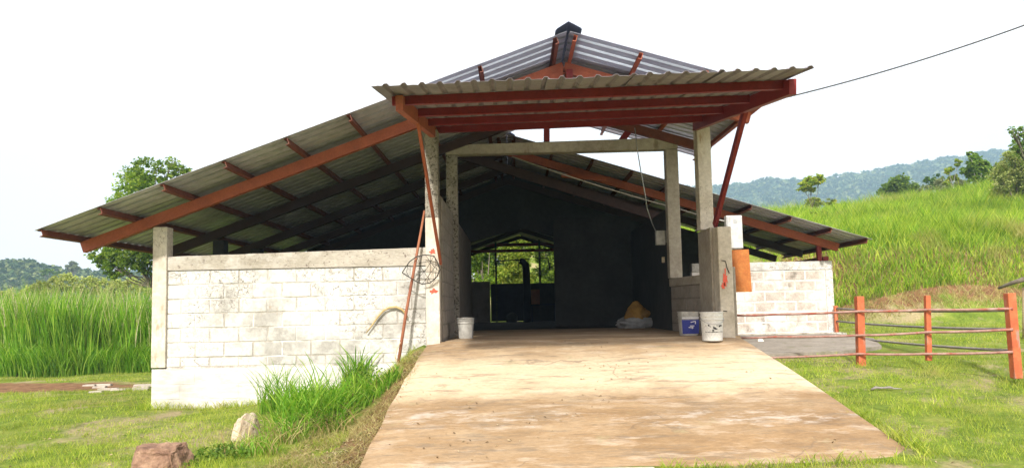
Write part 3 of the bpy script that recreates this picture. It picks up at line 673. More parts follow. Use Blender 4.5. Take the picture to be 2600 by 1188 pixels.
# switch boxes inside
ib=empty('switch_box',P(1677,622,12.75),'grey electrical box on the dark inner wall with a cable running into it','electrical box')
a=P(1666,622,12.72); b=P(1689,585,12.72)
obj('body',MB().box(a.x,b.x,12.715,12.80,a.z,b.z),M['plastic_grey'],ib,bevel=.006)
obj('cover',MB().box(a.x+.012,b.x-.012,12.707,12.713,a.z+.02,b.z-.02),M['plastic_grey'],ib,bevel=.003)
o=obj('switch_box',MB().box(a.x+.175,a.x+.205,12.72,12.78,a.z+.04,b.z),M['plastic_grey'],bevel=.004); set_origin(o,(a.x+.19,12.75,a.z+.04)); tag(o,'narrow box beside the grey electrical box on the inner wall','electrical box')
a=P(1680,667,12.9); o=obj('light_switch',MB().box(a.x,a.x+.05,12.86,12.9,a.z,a.z+.1),M['rope'],bevel=.004); set_origin(o,a); tag(o,'small cream light switch on the dark inner wall below the boxes','light switch')

# cables
def cable(name,pts,r,mt,label,cat='cable'):
    o=obj(name,MB().tube(pts,r,6),mt,smooth=True); set_origin(o,pts[0]); return tag(o,label,cat)
def sag(a,b,n,s): return [Vector(a).lerp(Vector(b),i/n)-Vector((0,0,s*4*(i/n)*(1-i/n))) for i in range(n+1)]
c1=[P(1612,325,12.3),P(1618,380,12.3),P(1628,440,12.3),P(1638,495,12.3),P(1643,530,12.4),P(1655,565,12.6),P(1666,590,12.7)]
cable('hanging_cable',c1,.009,M['galv'],'thin grey cable hanging from the roof down to the switch box','cable')
cable('hanging_cable',sag(P(1300,398,14.0),P(1690,522,13.0),10,.03)+sag(P(1715,527,12.9),P(1862,566,10.9),8,.02),.011,M['cable'],'pale cable strung from inside the barn to the meter box','cable')
cable('power_line',sag((3.45,9.9,4.13),P(2620,58,9.0)*1.,14,.06)+[P(2620,58,9.0)+Vector((4,-.6,1.35))*k for k in (1,2,3)],.009,M['wire'],'thin power line running up to the right from the roof eave','cable')

# leaning pole, wire basket, hose
o=obj('leaning_pole',MB().tube([P(1003,975,10.05),P(1030,800,10.12),P(1052,680,10.2),P(1078,535,10.30)],[.022,.021,.02,.015],8),M['polewood'],smooth=True); set_origin(o,P(1003,975,10.05)); tag(o,'long reddish pole leaning against the white wall beside the left post','pole')
wb=empty('wire_basket',P(1070,722,10.15),'black wire muzzle basket hanging on the left entrance post','wire basket')
loop=[(1021,692),(1040,664),(1058,651),(1080,647),(1102,650),(1112,668),(1117,684),(1110,702),(1092,718),(1072,721),(1056,714),(1040,704),(1021,692)]
obj('rim',MB().tube([P(x,y,10.13+.02*math.sin(i)) for i,(x,y) in enumerate(loop)],.008,6,cap=False),M['wire'],wb,smooth=True)
for l in ([(1058,651),(1070,680),(1095,718)],[(1102,650),(1085,680),(1056,714)],[(1080,647),(1098,672),(1116,690)],[(1112,668),(1088,700),(1072,721)],[(1062,668),(1090,664),(1113,676)],[(1060,690),(1088,690),(1114,694)],[(1058,706),(1084,708),(1104,708)],[(1070,650),(1064,690),(1066,718)],[(1094,649),(1092,690),(1084,720)],[(1037,668),(1032,690),(1038,703)],[(1104,652),(1108,680),(1104,712)]):
    obj('mesh_wire',MB().tube([P(x,y,10.10+(-.04 if i==1 else .02)) for i,(x,y) in enumerate(l)],.0035,5),M['wire'],wb)
o=obj('bent_hose',MB().tube([P(x,y,10.34) for x,y in ((930,845),(945,825),(960,803),(975,787),(990,780),(1006,779),(1020,785),(1031,797),(1033,806))],[.008,.011,.014,.016,.016,.016,.016,.015,.014],8),M['hose'],smooth=True); set_origin(o,P(930,845,10.34)); tag(o,'yellowed hose bent into an arch against the white block wall','hose')
o=obj('rope',MB().tube([P(x,y,10.02+.02*math.sin(i*2)) for i,(x,y) in enumerate(((1016,868),(1008,885),(1003,905),(1010,925),(1016,945),(1020,968)))],.009,6),M['rope'],smooth=True); set_origin(o,P(1020,968,10.02)); tag(o,'frayed pale rope end dangling by the foot of the leaning pole','rope')

# sacks
def blob(name,c,sx,sy,sz,mt,seed,label=None,cat=None,flat=.5,sub=4,amp=.25,parent=None,fr=1.6,smooth=True):
    import bmesh
    bm=bmesh.new(); bmesh.ops.create_icosphere(bm,subdivisions=sub,radius=1)
    from mathutils import noise as mn
    for v in bm.verts:
        k=1+amp*mn.noise(v.co*fr+Vector((seed*3.1,seed,0)))+amp*.35*mn.noise(v.co*fr*3+Vector((seed,0,seed)))
        p=v.co*k
        if p.z<-flat: p.z=-flat
        v.co=Vector((p.x*sx,p.y*sy,(p.z+flat)*sz))
    me=bpy.data.meshes.new(name); bm.to_mesh(me); bm.free(); me.materials.append(mt)
    if smooth:
        for p in me.polygons: p.use_smooth=True
    o=bpy.data.objects.new(name,me); COL.objects.link(o); o.location=c
    if label: tag(o,label,cat)
    return o
blob('sack',(2.38,14.8,1.0),.33,.25,.14,M['sack_w'],3,'flat pale woven sack on the floor under the ochre one','sack',amp=.5)
blob('sack',(2.42,14.8,1.17),.24,.2,.2,M['sack_y'],5,'crumpled ochre sack lying on the pale sack','sack',amp=.38,fr=1.1)
# rear clutter
tb=empty('workbench',(1.05,23.2,1.0),'dark bench standing at the back beside the orange sheet','bench')
obj('top',MB().box(.55,1.35,23.0,23.5,1.5,1.54),M['gate'],tb)
for x in (.58,1.3):
    for y in (23.03,23.45): obj('leg',MB().box(x-.02,x+.02,y-.02,y+.02,.996,1.5),M['gate'],tb)
a=P(1349,772,22.9); o=obj('panel',MB().box(a.x,a.x+.26,22.9,22.92,a.z,a.z+.45),M['rust_board']); set_origin(o,a); tag(o,'orange square sheet standing on the bench at the dark back','panel')
o=obj('flue_pipe',MB().tube([(.42,22.6,1.0),(.42,22.6,2.55),(.40,22.6,2.72),(.32,22.6,2.82),(.22,22.6,2.84)],[.12,.11,.11,.1,.09],12),M['gate'],smooth=True); set_origin(o,(.42,22.6,1.)); tag(o,'black pipe with a bent top standing at the back of the barn','pipe')
blob('drum',(-.05,22.8,1.0),.18,.16,.2,M['indark'],2,'dim rounded drum in front of the back gate','drum',amp=.1,sub=3)

# ------------------------------------------------------------------ fence
def bez(a,b,n,s): return sag(a,b,n,s)
FA=empty('fence',P(2185,925,10.05),'red post and rail fence, front run from the ramp to the thick right post','fence')
Ya,Yb,Yc,Yd=11.0,10.05,9.55,8.85
for (px,Y,yt,yb_,w_,tp) in ((2184,Yb,752,940,.095,-5),(2356,Yc,750,915,.062,-4),(2572,Yd,744,960,.095,-18)):
    t=P(px+tp*.5,yt,Y); b=P(px-tp*.5,yb_,Y)
    mb=MB().bar(b,t,w_,w_,up=(0,1,0)); obj('post',mb,M['fence_red'],FA,bevel=.006)
for ys_ in ((800,790,786,783),(857,851,843,836),(909,898,898,893)):
    pts=[P(1862,ys_[0],Ya),P(1960,ys_[0]-2,10.7),P(2184,ys_[1],Yb-.07),P(2356,ys_[2],Yc-.06),P(2572,ys_[3],Yd-.06)]
    if ys_[0]==909: pts=[P(1905,909,10.9)]+pts[2:]
    mb=MB()
    q_=[pts[0]]
    for u,v in zip(pts[:-1],pts[1:]): q_+=sag(u,v,6,.008)[1:]
    mb.tube(q_,.016,8); obj('rail',mb,M['rail'],FA,smooth=True)
FB=empty('fence',P(2125,850,14.45),'thin rail fence behind, from the white wall corner to the thick right post','fence')
obj('post',MB().bar(P(2125,850,14.45),P(2121,776,14.45),.06,.06,up=(0,1,0)),M['fence_red'],FB)
for (y0,y1) in ((783,787),(815,836),(852,890)):
    obj('rail',MB().tube(sag(P(2125,y0,14.4),P(2570,y1,Yd+.08),10,.03),.018,8),M['stick'],FB,smooth=True)
# timber at the right edge
o=obj('log',MB().tube([P(2535,732,13.2),P(2570,718,13.0),P(2630,700,12.7)],[.02,.035,.05],10),M['bark'],smooth=True); set_origin(o,P(2535,732,13.2)); tag(o,'brown weathered timber sloping in from the right above the fence','log')
o=obj('log',MB().tube([P(2604,730,13.0),P(2606,880,13.0)],[.05,.06],10),M['wood'],smooth=True); set_origin(o,P(2606,880,13.0)); tag(o,'grey upright timber carrying the sloping timber at the right edge','log')

# ------------------------------------------------------------------ stones and sticks
def gz_(x,y): return float(terrain(x,y))
def ground_at(px,py):
    d=FW+RT*((px-CX)/FPX)+UP*((CY-py)/FPX); d/=d.y; y=5.
    while y<60:
        if EYE+d.z*y<=gz_(d.x*y,y): break
        y+=.02
    return Vector((d.x*y,y,gz_(d.x*y,y)))
def rock(px,py,sx,sy,sz,mt,seed,label,amp=.35,rot=0.,sub=4,fr=1.3,tilt=0.):
    c=ground_at(px,py); o=blob('rock',(c.x,c.y,c.z-.03),sx,sy,sz,mt,seed,label,'rock',flat=.55,amp=amp,sub=sub,fr=fr); o.rotation_euler=(0,tilt,rot); return o
def cut_rock(px,py,sx,sy,sz,mt,seed,label,rot=0.,ncut=9,planes=None):
    import bmesh; rnd=random.Random(seed)
    bm=bmesh.new(); bmesh.ops.create_icosphere(bm,subdivisions=5,radius=1)
    from mathutils import noise as mn
    pl_=[(Vector((rnd.gauss(0,1),rnd.gauss(0,1),abs(rnd.gauss(0,.8)))).normalized(),rnd.uniform(.62,.8)) for _ in range(ncut)]
    if planes: pl_=[(Vector(n_).normalized(),d_) for n_,d_ in planes]
    for v in bm.verts:
        p=v.co.copy()
        for n_,d_ in pl_:
            k=p.dot(n_)-d_
            if k>0: p-=n_*k*.93
        p+=v.co*.06*mn.noise(v.co*4+Vector((seed,0,0)))+v.co*.03*mn.noise(v.co*11)
        p.z=max(p.z,-.45); v.co=Vector((p.x*sx,p.y*sy,(p.z+.45)*sz))
    me=bpy.data.meshes.new('rock'); bm.to_mesh(me); bm.free(); me.materials.append(mt)
    c=ground_at(px,py); o=bpy.data.objects.new('rock',me); COL.objects.link(o); o.location=(c.x,c.y,c.z-.06); o.rotation_euler=(0,0,rot)
    return tag(o,label,'rock')
cut_rock(407,1192,.29,.28,.29,M['rock_red'],4,'big angular reddish brown rock at the bottom left',rot=.12,planes=[((0,-.05,1),.42),((-.1,-1,.3),.55),((1,-.2,.45),.60),((-1,-.35,.2),.72),((.3,-.8,.8),.62),((0,1,.3),.6),((.8,-.9,.1),.66)])
cut_rock(620,1112,.18,.14,.25,M['rock_tan'],9,'pale tan weathered rock in front of the tall tussock',rot=.8)
cut_rock(1932,872,.085,.07,.10,M['pale_stone'],12,'small yellowish white stone on the slab below the right wall')
cut_rock(945,1152,.07,.05,.03,M['pale_stone'],21,'flat white stone lying at the left foot of the ramp')
cut_rock(350,1028,.16,.12,.05,M['rock_tan'],31,'low stone beside the foot of the left wall corner')
c=ground_at(2248,993); o=obj('stick',MB().tube([c+V(-.15,.02,.02),c+V(-.11,.0,.045),c+V(-.03,.03,.035),c+V(.05,-.01,.045),c+V(.10,-.0,.03),c+V(.17,-.04,.03)],[.014,.016,.012,.015,.009,.005],7),M['stick'],smooth=True); set_origin(o,c); tag(o,'grey bleached stick lying on the right lawn','stick')
dm=MB()
for k in range(14):
    c=ground_at(random.uniform(215,440),random.uniform(978,1000)); x,y,z=c; s=random.uniform(.08,.2)
    dm.hexa([(x-s,y-.06,z-.02),(x+s,y-.05,z-.02),(x+s,y+.06,z-.02),(x-s,y+.06,z-.02),(x-s*.9,y-.05,z+.03),(x+s*.9,y-.04,z+.04),(x+s*.85,y+.05,z+.035),(x-s*.9,y+.05,z+.03)])
tag(obj('rubble',dm,M['concrete'],bevel=.01),'broken pale concrete pieces in the grass left of the wall','rubble',kind='stuff')

# ------------------------------------------------------------------ grass
def blades(X,Y,Z,H,W,lean,segs=2,droop=0.):
    n=len(X); th=RNG.uniform(0,2*np.pi,n); la=RNG.uniform(0,2*np.pi,n)
    dx,dy=np.cos(th),np.sin(th); lx_,ly_=np.cos(la)*lean*H,np.sin(la)*lean*H
    V_=[]; 
    for s in range(segs):
        t=s/segs; wd=W*(1-.55*t)*(1 if s else .7); cz_=Z+H*(t-droop*t**3); ox=lx_*t**1.8; oy=ly_*t**1.8
        V_.append(np.stack([X+ox-dx*wd/2,Y+oy-dy*wd/2,cz_],-1)); V_.append(np.stack([X+ox+dx*wd/2,Y+oy+dy*wd/2,cz_],-1))
    V_.append(np.stack([X+lx_,Y+ly_,Z+H*(1-droop)],-1))
    k=2*segs+1; verts=np.stack(V_,1).reshape(-1,3); base=(np.arange(n)*k)[:,None]
    tr=[]
    for s in range(segs-1):
        a=2*s; tr.append(base+np.array([a,a+1,a+3])); tr.append(base+np.array([a,a+3,a+2]))
    a=2*(segs-1); tr.append(base+np.array([a,a+1,a+2]))
    return verts,np.concatenate(tr)
def scatter(n,x0,x1,y0,y1,keep,pw=1.):
    X=RNG.uniform(x0,x1,n); Y=y0+(y1-y0)*RNG.uniform(0,1,n)**pw
    k=keep(X,Y)&(np.abs(X)<Y*.74+.6); return X[k],Y[k]
def not_hard(X,Y):
    barn=(X>-5.0)&(X<6.3)&(Y>10.36)&(Y<24.5)&~((X>3.1)&(Y<14.2))
    rp=(X>-1.34)&(X<3.12+.34*(10.3-Y)/3.9)&(Y>6.38)&(Y<10.6)
    strip=(X>-1.0)&(X<1.2)&(Y>6.08)&(Y<6.4)
    ap=(X>3.05)&(X<6.2)&(Y>11.15)&(Y<14.6)
    return ~(barn|rp|strip|ap)
def lawn(X,Y):
    e=earth(X,Y)+vnoise(X,Y,2.,6)*.5
    sp=vnoise(X,Y,1.3,9)+.5*vnoise(X,Y,4.,3)
    return not_hard(X,Y)&(e<.38)&(sp>-.36+.16*sstep(2.5,4.5,X)*(1-sstep(7.6,9.,Y)))&(RNG.uniform(0,1,len(X))<np.clip(1.3-.045*Y,.2,1))
X,Y=scatter(620000,-14,14,5.6,17.6,lawn,1.25)
H=RNG.uniform(.012,.055,len(X))*(1+.7*sstep(.0,.35,vnoise(X,Y,.8,4)))*(.45+1.1*(vnoise(X,Y,3.5,7)+.5))*(.6+.9*(vnoise(X,Y,9.,12)+.5)); W=RNG.uniform(.004,.008,len(X))*(.7+Y/14)
v,t=blades(X,Y,terrain(X,Y)-.004,H,W,.6,1)
tag(link('lawn_grass',tri_mesh('lawn_grass',v,t,M['lawn'])),'short green lawn grass around the ramp and barn','grass',kind='stuff')
# tall grass field left
X,Y=scatter(52000,-22,-4.2,17.4,27,lambda X,Y:(Y>17.6+.5*np.sin(X*1.3)+.35*vnoise(X,Y,1.5,2)),1.5)
H=RNG.uniform(1.1,2.15,len(X))*(1+.34*vnoise(X,Y,.6,5))*(1+.2*vnoise(X,Y,2.3,6)); W=RNG.uniform(.016,.034,len(X))
v1,t1=blades(X,Y,terrain(X,Y),H,W,.20,4,.06)
X,Y=scatter(26000,-18,-4.2,17.,18.4,lambda X,Y:Y>17.3+.5*np.sin(X*1.3),1.)
H=RNG.uniform(.25,.95,len(X)); W=RNG.uniform(.012,.028,len(X)); v2,t2=blades(X,Y,terrain(X,Y),H,W,.45,3,.1)
tag(link('tall_grass',tri_mesh('tall_grass',np.concatenate([v1,v2]),np.concatenate([t1,t2+len(v1)]),M['tallgrass'])),'tall dense green cane grass left of the barn','grass',kind='stuff')
# pale seed heads standing over the cane grass, edge growth along wall, ramp and posts
X,Y=scatter(7000,-22,-4.2,17.6,27,lambda X,Y:Y>17.6+.5*np.sin(X*1.3),1.3)
v,t=blades(X,Y,terrain(X,Y)+.6,RNG.uniform(1.0,1.75,len(X)),RNG.uniform(.012,.022,len(X)),.2,4,.05)
tag(link('seed_grass',tri_mesh('seed_grass',v,t,M['seedhead'])),'pale seed heads and dry stalks standing out of the cane grass','grass',kind='stuff')
def edgeline(n,pts,sp):
    o=[];
    for a,b in zip(pts[:-1],pts[1:]):
        k=int(n*math.hypot(b[0]-a[0],b[1]-a[1])); u=RNG.uniform(0,1,k); o.append(np.stack([a[0]+(b[0]-a[0])*u,a[1]+(b[1]-a[1])*u],-1))
    o=np.concatenate(o); return o[:,0]+RNG.normal(0,sp,len(o)),o[:,1]+RNG.normal(0,sp*.6,len(o))
E_=[edgeline(420,[(-5.15,10.3),(-1.6,10.28)],.07),edgeline(500,[(3.18,10.2),(3.50,6.4)],.05),edgeline(260,[(3.4,6.34),(1.3,6.30),(-.9,6.05)],.06),edgeline(420,[(-5.05,10.4),(-5.08,13.5)],.08)]
for o_ in FA.children:
    if o_.name.startswith('post'):
        v0=o_.data.vertices[0].co; E_.append((v0.x+RNG.normal(0,.12,160),v0.y+RNG.normal(0,.12,160)))
X=np.concatenate([e[0] for e in E_]); Y=np.concatenate([e[1] for e in E_]); k=not_hard(X,Y)|((X>3.1)&(Y<11)); X,Y=X[k],Y[k]
v,t=blades(X,Y,terrain(X,Y)-.01,RNG.uniform(.03,.15,len(X))*(.4+1.2*(vnoise(X,Y,3.,4)+.5)),RNG.uniform(.005,.010,len(X)),.7,3,.1)
tag(link('edge_grass',tri_mesh('edge_grass',v,t,M['lawn'])),'longer grass left along the wall foot, ramp edge and fence posts','grass',kind='stuff')
# hillside
def hillkeep(X,Y): return (Y>17.2+.35*vnoise(X,Y,1.2,3)+.6*np.sin(X*.45))&not_hard(X,Y)&(X>2.5)
X,Y=scatter(420000,2.5,31,17.4,42,hillkeep,1.35)
bankz=np.exp(-((Y-18.2)/.95)**2)
k=RNG.uniform(0,1,len(X))>bankz*.80*(.6+vnoise(X,Y,.8,8))*1.3; X,Y=X[k],Y[k]
H=RNG.uniform(.16,.66,len(X))*(1+.6*vnoise(X,Y,.5,5))*(.6+.9*(vnoise(X,Y,1.7,15)+.5))*(.35+.65*sstep(17.3,20.5,Y))*(1+.45*sstep(24,34,Y)); W=RNG.uniform(.014,.034,len(X))*(.6+Y/45)
v,t=blades(X,Y,terrain(X,Y),H,W,.45,2,.05)
tag(link('hillside_grass',tri_mesh('hillside_grass',v,t,M['hillgrass'])),'bright green meadow grass covering the hillside on the right','grass',kind='stuff')
# dry growth on the cut bank and along the ramp edge
X,Y=scatter(15000,5,18,16.9,19.2,lambda X,Y:not_hard(X,Y),1.)
v1,t1=blades(X,Y,terrain(X,Y),RNG.uniform(.08,.3,len(X)),RNG.uniform(.01,.018,len(X)),.9,2,.2)
X,Y=scatter(9000,-2.2,-1.2,6.2,10.0,lambda X,Y:vnoise(X,Y,2.,5)>-.15,1.)
v2,t2=blades(X,Y,terrain(X,Y),RNG.uniform(.02,.09,len(X)),RNG.uniform(.004,.009,len(X)),1.6,2,.3)
tag(link('dry_grass',tri_mesh('dry_grass',np.concatenate([v1,v2]),np.concatenate([t1,t2+len(v1)]),M['drygrass'])),'dry straw-coloured grass on the cut bank and ramp edge','grass',kind='stuff')
# tussocks by the wall
def tuft(px,py,n,hmin,hmax,rad,wd,label,mt='tallgrass',lean=.45,dry=0,droop=.15):
    c=ground_at(px,py); r=rad*np.sqrt(RNG.uniform(0,1,n)); a=RNG.uniform(0,2*np.pi,n)
    X=c.x+r*np.cos(a); Y=c.y+r*np.sin(a)*.7; H=RNG.uniform(hmin,hmax,n)*(1-.35*r/rad)
    v,t=blades(X,Y,terrain(X,Y),H,RNG.uniform(wd*.5,wd,n),lean,5,droop)
    v=v-np.array(c)
    root=empty('grass_tuft',c,label,'grass tuft')
    o=link('blade_cluster',tri_mesh('blade_cluster',v,t,M[mt])); o.parent=root
    if dry:
        X=c.x+RNG.normal(0,rad*.6,dry); Y=c.y-rad*.3+RNG.normal(0,rad*.3,dry)
        v,t=blades(X,Y,terrain(X,Y),RNG.uniform(.15,.4,dry),RNG.uniform(.006,.014,dry),1.1,5,.4); v=v-np.array(c)
        o=link('dry_blade_cluster',tri_mesh('dry_blade_cluster',v,t,M['drygrass'])); o.parent=root
    return root
tuft(775,1085,420,.35,.85,.38,.022,'tallest grass tussock growing in front of the white wall',dry=90)
tuft(700,1045,160,.35,.95,.22,.016,'thin upright grass tuft behind the tan rock')
tuft(890,1045,380,.25,.62,.36,.024,'dense bright tussock between the tallest one and the ramp',dry=60)
tuft(905,985,120,.3,.85,.16,.026,'broad-bladed tuft standing against the wall near the leaning pole')
tuft(965,1000,260,.12,.34,.26,.022,'low leafy tuft closest to the foot of the leaning pole',dry=20)
tuft(640,1150,240,.08,.28,.3,.014,'low tuft in front of the tan rock at the bottom of the picture',dry=50)
def leafquads(C,size,up=.3,asp=.55):
    n=len(C); N_=RNG.normal(0,1,(n,3)); N_[:,2]=np.abs(N_[:,2])+up; N_/=np.linalg.norm(N_,axis=1)[:,None]
    T=RNG.normal(0,1,(n,3)); T-=N_*(T*N_).sum(1)[:,None]; T/=np.linalg.norm(T,axis=1)[:,None]; B=np.cross(N_,T)
    s=size[:,None]; fold=N_*s*.12
    vs=np.stack([C-T*s*.5,C+B*s*asp*.5+fold,C+T*s*.5-fold*.6,C-B*s*asp*.5+fold],1).reshape(-1,3)
    b=(np.arange(n)*4)[:,None]; return vs,np.concatenate([b+np.array([0,1,2]),b+np.array([0,2,3])])
tuft(720,1120,70,.2,.7,.26,.016,'sparse spiky tuft left of the dry litter at the ramp edge',dry=70,lean=.8,droop=.3)
tuft(835,1090,80,.25,.8,.3,.02,'loose arching tuft nearest the ramp edge',dry=90,lean=.8,droop=.3)
tuft(820,1060,36,.75,1.05,.35,.022,'few very tall broad blades standing above the tussocks',lean=.35)
def weed(px,py,n,rad,h,size,label,mt='leaf_mid'):
    c=ground_at(px,py); r=rad*np.sqrt(RNG.uniform(0,1,n)); a=RNG.uniform(0,2*np.pi,n)
    C=np.stack([r*np.cos(a),r*np.sin(a)*.8,RNG.uniform(.01,h,n)*(1-.5*(r/rad)**2)],-1)
    v,t=leafquads(C,RNG.uniform(size*.6,size,n),.5)
    root=empty('weed',c,label,'weed'); o=link('leaf_cluster',tri_mesh('leaf_cluster',v,t,M[mt])); o.parent=root; o['kind']='stuff'
    mb=MB()
    for k in range(8):
        q_=C[RNG.integers(n)]; mb.tube([(0,0,-.02),tuple(q_*.6+np.array([0,0,.01])),tuple(q_)],.003,4)
    o=link('stem',mb.mesh('stem',M['leaf_mid'])); o.parent=root
weed(930,1000,420,.34,.42,.055,'leafy bright weed between the ramp and the wall')
weed(560,1165,260,.28,.14,.06,'low broad-leaved weed right of the reddish rock')
weed(455,1185,90,.16,.08,.06,'small weed growing out from under the reddish rock')
weed(30,905,500,1.0,.5,.12,'yellowish bushy weed at the far left edge','leaf_yellow')
# dead leaves and chips along the left ramp edge and on the lawn
def lit(n,x0,x1,y0,y1,zf,keep=None):
    X=RNG.uniform(x0,x1,n); Y=RNG.uniform(y0,y1,n)
    if keep is not None: k=keep(X,Y); X,Y=X[k],Y[k]
    return np.stack([X,Y,zf(X,Y)+.012],-1)
C=np.concatenate([lit(2600,-2.2,-1.15,6.1,9.9,terrain,lambda X,Y:vnoise(X,Y,1.7,22)>-.1),lit(420,-1.2,3.2,6.5,10.2,lambda X,Y:ramp_z(Y),lambda X,Y:vnoise(X,Y,1.1,23)>.12),lit(900,3.4,8,6,11,terrain,lambda X,Y:vnoise(X,Y,1.4,24)>.1),lit(700,-8,-2,6,10.2,terrain,lambda X,Y:vnoise(X,Y,1.4,25)>.1)])
v,t=leafquads(C,RNG.uniform(.012,.045,len(C)),2.2,.5)
tag(link('leaf_litter',tri_mesh('leaf_litter',v,t,M['litter'])),'dead leaves and wood chips along the ramp edge','leaf litter',kind='stuff')
# ------------------------------------------------------------------ trees
def tree(name,base,clusters,leafn,lsize,mt,bark,label,cat='tree',trunk_r=.12,crad=(.5,.35),group=None,up=.3,jx=1.):
    clusters=[(c,r*jx) for c,r in clusters]
    base=Vector(base); root=empty(name,base,label,cat,group)
    cen=[Vector(c) for c,r in clusters]; mid=sum(cen,Vector())/len(cen)
    fork=base+(mid-base)*.55; fork.x+=.1
    mb=MB()
    j=lambda p,s: p+Vector((random.uniform(-s,s),random.uniform(-s,s),random.uniform(-s,s)))
    L=(fork-base).length
    mb.tube([base-Vector((0,0,.2)),j(base.lerp(fork,.35),L*.03),j(base.lerp(fork,.7),L*.03),fork],[trunk_r,trunk_r*.85,trunk_r*.7,trunk_r*.6],8)
    obj('trunk',mb,M[bark],root,smooth=True)
    mb=MB()
    for c,r in clusters:
        c=Vector(c); mb.tube([fork,j(fork.lerp(c,.4),r*.3),j(fork.lerp(c,.75),r*.2),c],[trunk_r*.3,trunk_r*.2,trunk_r*.12,trunk_r*.05],6)
        for k in range(5):
            e=j(c,r*.9); mb.tube([fork.lerp(c,random.uniform(.6,.95)),j(c.lerp(e,.5),r*.15),e],[trunk_r*.16,trunk_r*.1,trunk_r*.04],5)
    obj('limb',mb,M[bark],root,smooth=True)
    tot=sum(r**2 for c,r in clusters); Cs=[]
    for c,r in clusters:
        n=int(leafn*r**2/tot); sub=max(8,int(n/22))
        sc_=RNG.normal(0,1,(sub,3)); sc_/=np.linalg.norm(sc_,axis=1)[:,None]; sc_*=(r*RNG.uniform(.1,1,sub)**.5)[:,None]; sc_[:,2]*=.8
        w_=RNG.integers(0,sub,n); pts=np.array(c)+sc_[w_]+RNG.normal(0,r*.15,(n,3))*np.array([1,1,.55]); Cs.append(pts)
    C=np.concatenate(Cs); v,t=leafquads(C,RNG.uniform(lsize*.6,lsize*1.2,len(C)),up)
    o=link('crown',tri_mesh('crown',v-np.array(base),t,M[mt])); o.parent=root
    return root
DY=0
def cl(Y,items): return [((lambda p:(p.x,p.y+random.uniform(-.6,.6),p.z))(P(x,y+DY,Y)), r*Y/FPX) for x,y,r in items]
tree('tree',(P(425,900,27).x,27,float(terrain(P(425,900,27).x,27))),cl(27,[(320,455,38),(375,440,38),(425,432,30),(450,428,20),(300,500,35),(390,500,60),(270,655,34),(310,640,40),(360,650,45),(300,680,28),(255,665,22),(420,640,50),(340,600,50),(375,680,22),(285,690,20),(450,560,70)]),13000,.15,'leaf_top','bark','leafy spreading tree rising behind the left end of the roof',trunk_r=.12,jx=1.2)
# trees on the hillside crest
DY=-16
def ctree(px,py,pt,Y,items,n,ls,mt,bark,label,tr=.08,group=None,up=.3):
    b=P(px,py,Y); tree('tree',(b.x,Y,float(terrain(b.x,Y))),cl(Y,items),n,ls,mt,bark,label,trunk_r=tr,group=group,up=up,jx=1.15)
ctree(2480,505,400,41,[(2478,425,17),(2490,440,18),(2460,452,18),(2500,462,15),(2470,472,14),(2452,440,10),(2482,404,9)],3300,0.20,'leaf_mid','palebark','slender green tree with a pale bare trunk on the crest',.09)
ctree(2418,505,420,42,[(2420,432,9),(2412,450,10),(2424,465,10),(2408,478,8)],990,0.19,'leaf_yellow','palebark','thin yellowish sapling left of the pale-trunked tree',.05)
ctree(2520,500,440,43,[(2515,432,13),(2530,440,12),(2505,450,12)],1320,0.20,'leaf_mid','bark','small green tree just right of the pale-trunked tree',.06)
ctree(2285,520,470,55,[(2285,488,28),(2265,500,22),(2305,500,22),(2280,510,26)],5720,0.25,'leaf_mid','bark','round green tree standing alone on the crest',.12)
ctree(2055,560,460,48,[(2050,480,18),(2075,474,14),(2040,490,14),(2062,497,10)],1760,0.21,'leaf_yellow','bark','yellowish tree above the right roof edge',.07)
ctree(2080,555,520,50,[(2075,530,18),(2100,535,16),(2060,540,14)],1760,0.20,'leaf_yellow','bark','low bushy tree below the yellowish one',.06)
ctree(2650,520,330,27,[(2600,350,16),(2570,362,11),(2585,340,10),(2592,392,14),(2550,368,6),(2630,370,45),(2660,420,60),(2610,405,16)],2600,.13,'leaf_mid','bark','tree at the right edge reaching branches into the picture',.12)
def bush(px,py,Y,items,n,ls,mt,label,group=None):
    b=P(px,py,Y); gz0=float(terrain(b.x,Y)); root=empty('bush',(b.x,Y,gz0),label,'bush',group)
    Cs=[]
    for (c,r) in cl(Y,items):
        k=int(n*(r**2)/sum(q_[1]**2 for q_ in cl(Y,items))); sub=max(8,k//30)
        s=RNG.normal(0,1,(sub,3)); s/=np.linalg.norm(s,axis=1)[:,None]; s*=(r*RNG.uniform(.5,1,sub)**.5)[:,None]
        Cs.append(np.array(c)+s[RNG.integers(0,sub,k)]+RNG.normal(0,r*.14,(k,3)))
    C=np.concatenate(Cs); C[:,2]=np.maximum(C[:,2],gz0+.05); v,t=leafquads(C,RNG.uniform(ls*.6,ls*1.2,len(C)),.3)
    o=link('foliage',tri_mesh('foliage',v-np.array([b.x,Y,gz0]),t,M[mt])); o.parent=root
    mb=MB()
    for (c,r) in cl(Y,items): mb.tube([(0,0,-.1),tuple((Vector(c)-Vector((b.x,Y,gz0)))*.5+Vector((0,0,.1))),tuple(Vector(c)-Vector((b.x,Y,gz0)))],[.05,.03,.01],5)
    o=link('stem',mb.mesh('stem',M['bark'])); o.parent=root
bush(2585,520,34,[(2560,430,30),(2590,420,35),(2575,470,40),(2610,460,50),(2540,480,22)],9000,.15,'leaf_pale','big yellow-green shrub on the crest at the right edge')
bush(2520,500,44,[(2500,480,22),(2530,470,28),(2555,490,20),(2540,450,18)],6000,.15,'leaf_grey','grey-green thicket left of the big yellow-green shrub')
bush(2400,520,46,[(2360,505,20),(2385,495,22),(2410,498,20),(2440,495,20),(2460,488,14)],7000,.15,'leaf_grey','grey-green scrub along the crest under the saplings')
bush(2340,535,50,[(2320,520,16),(2345,515,16),(2300,528,12)],1400,.18,'leaf_grey','pale silvery scrub right of the round green tree')
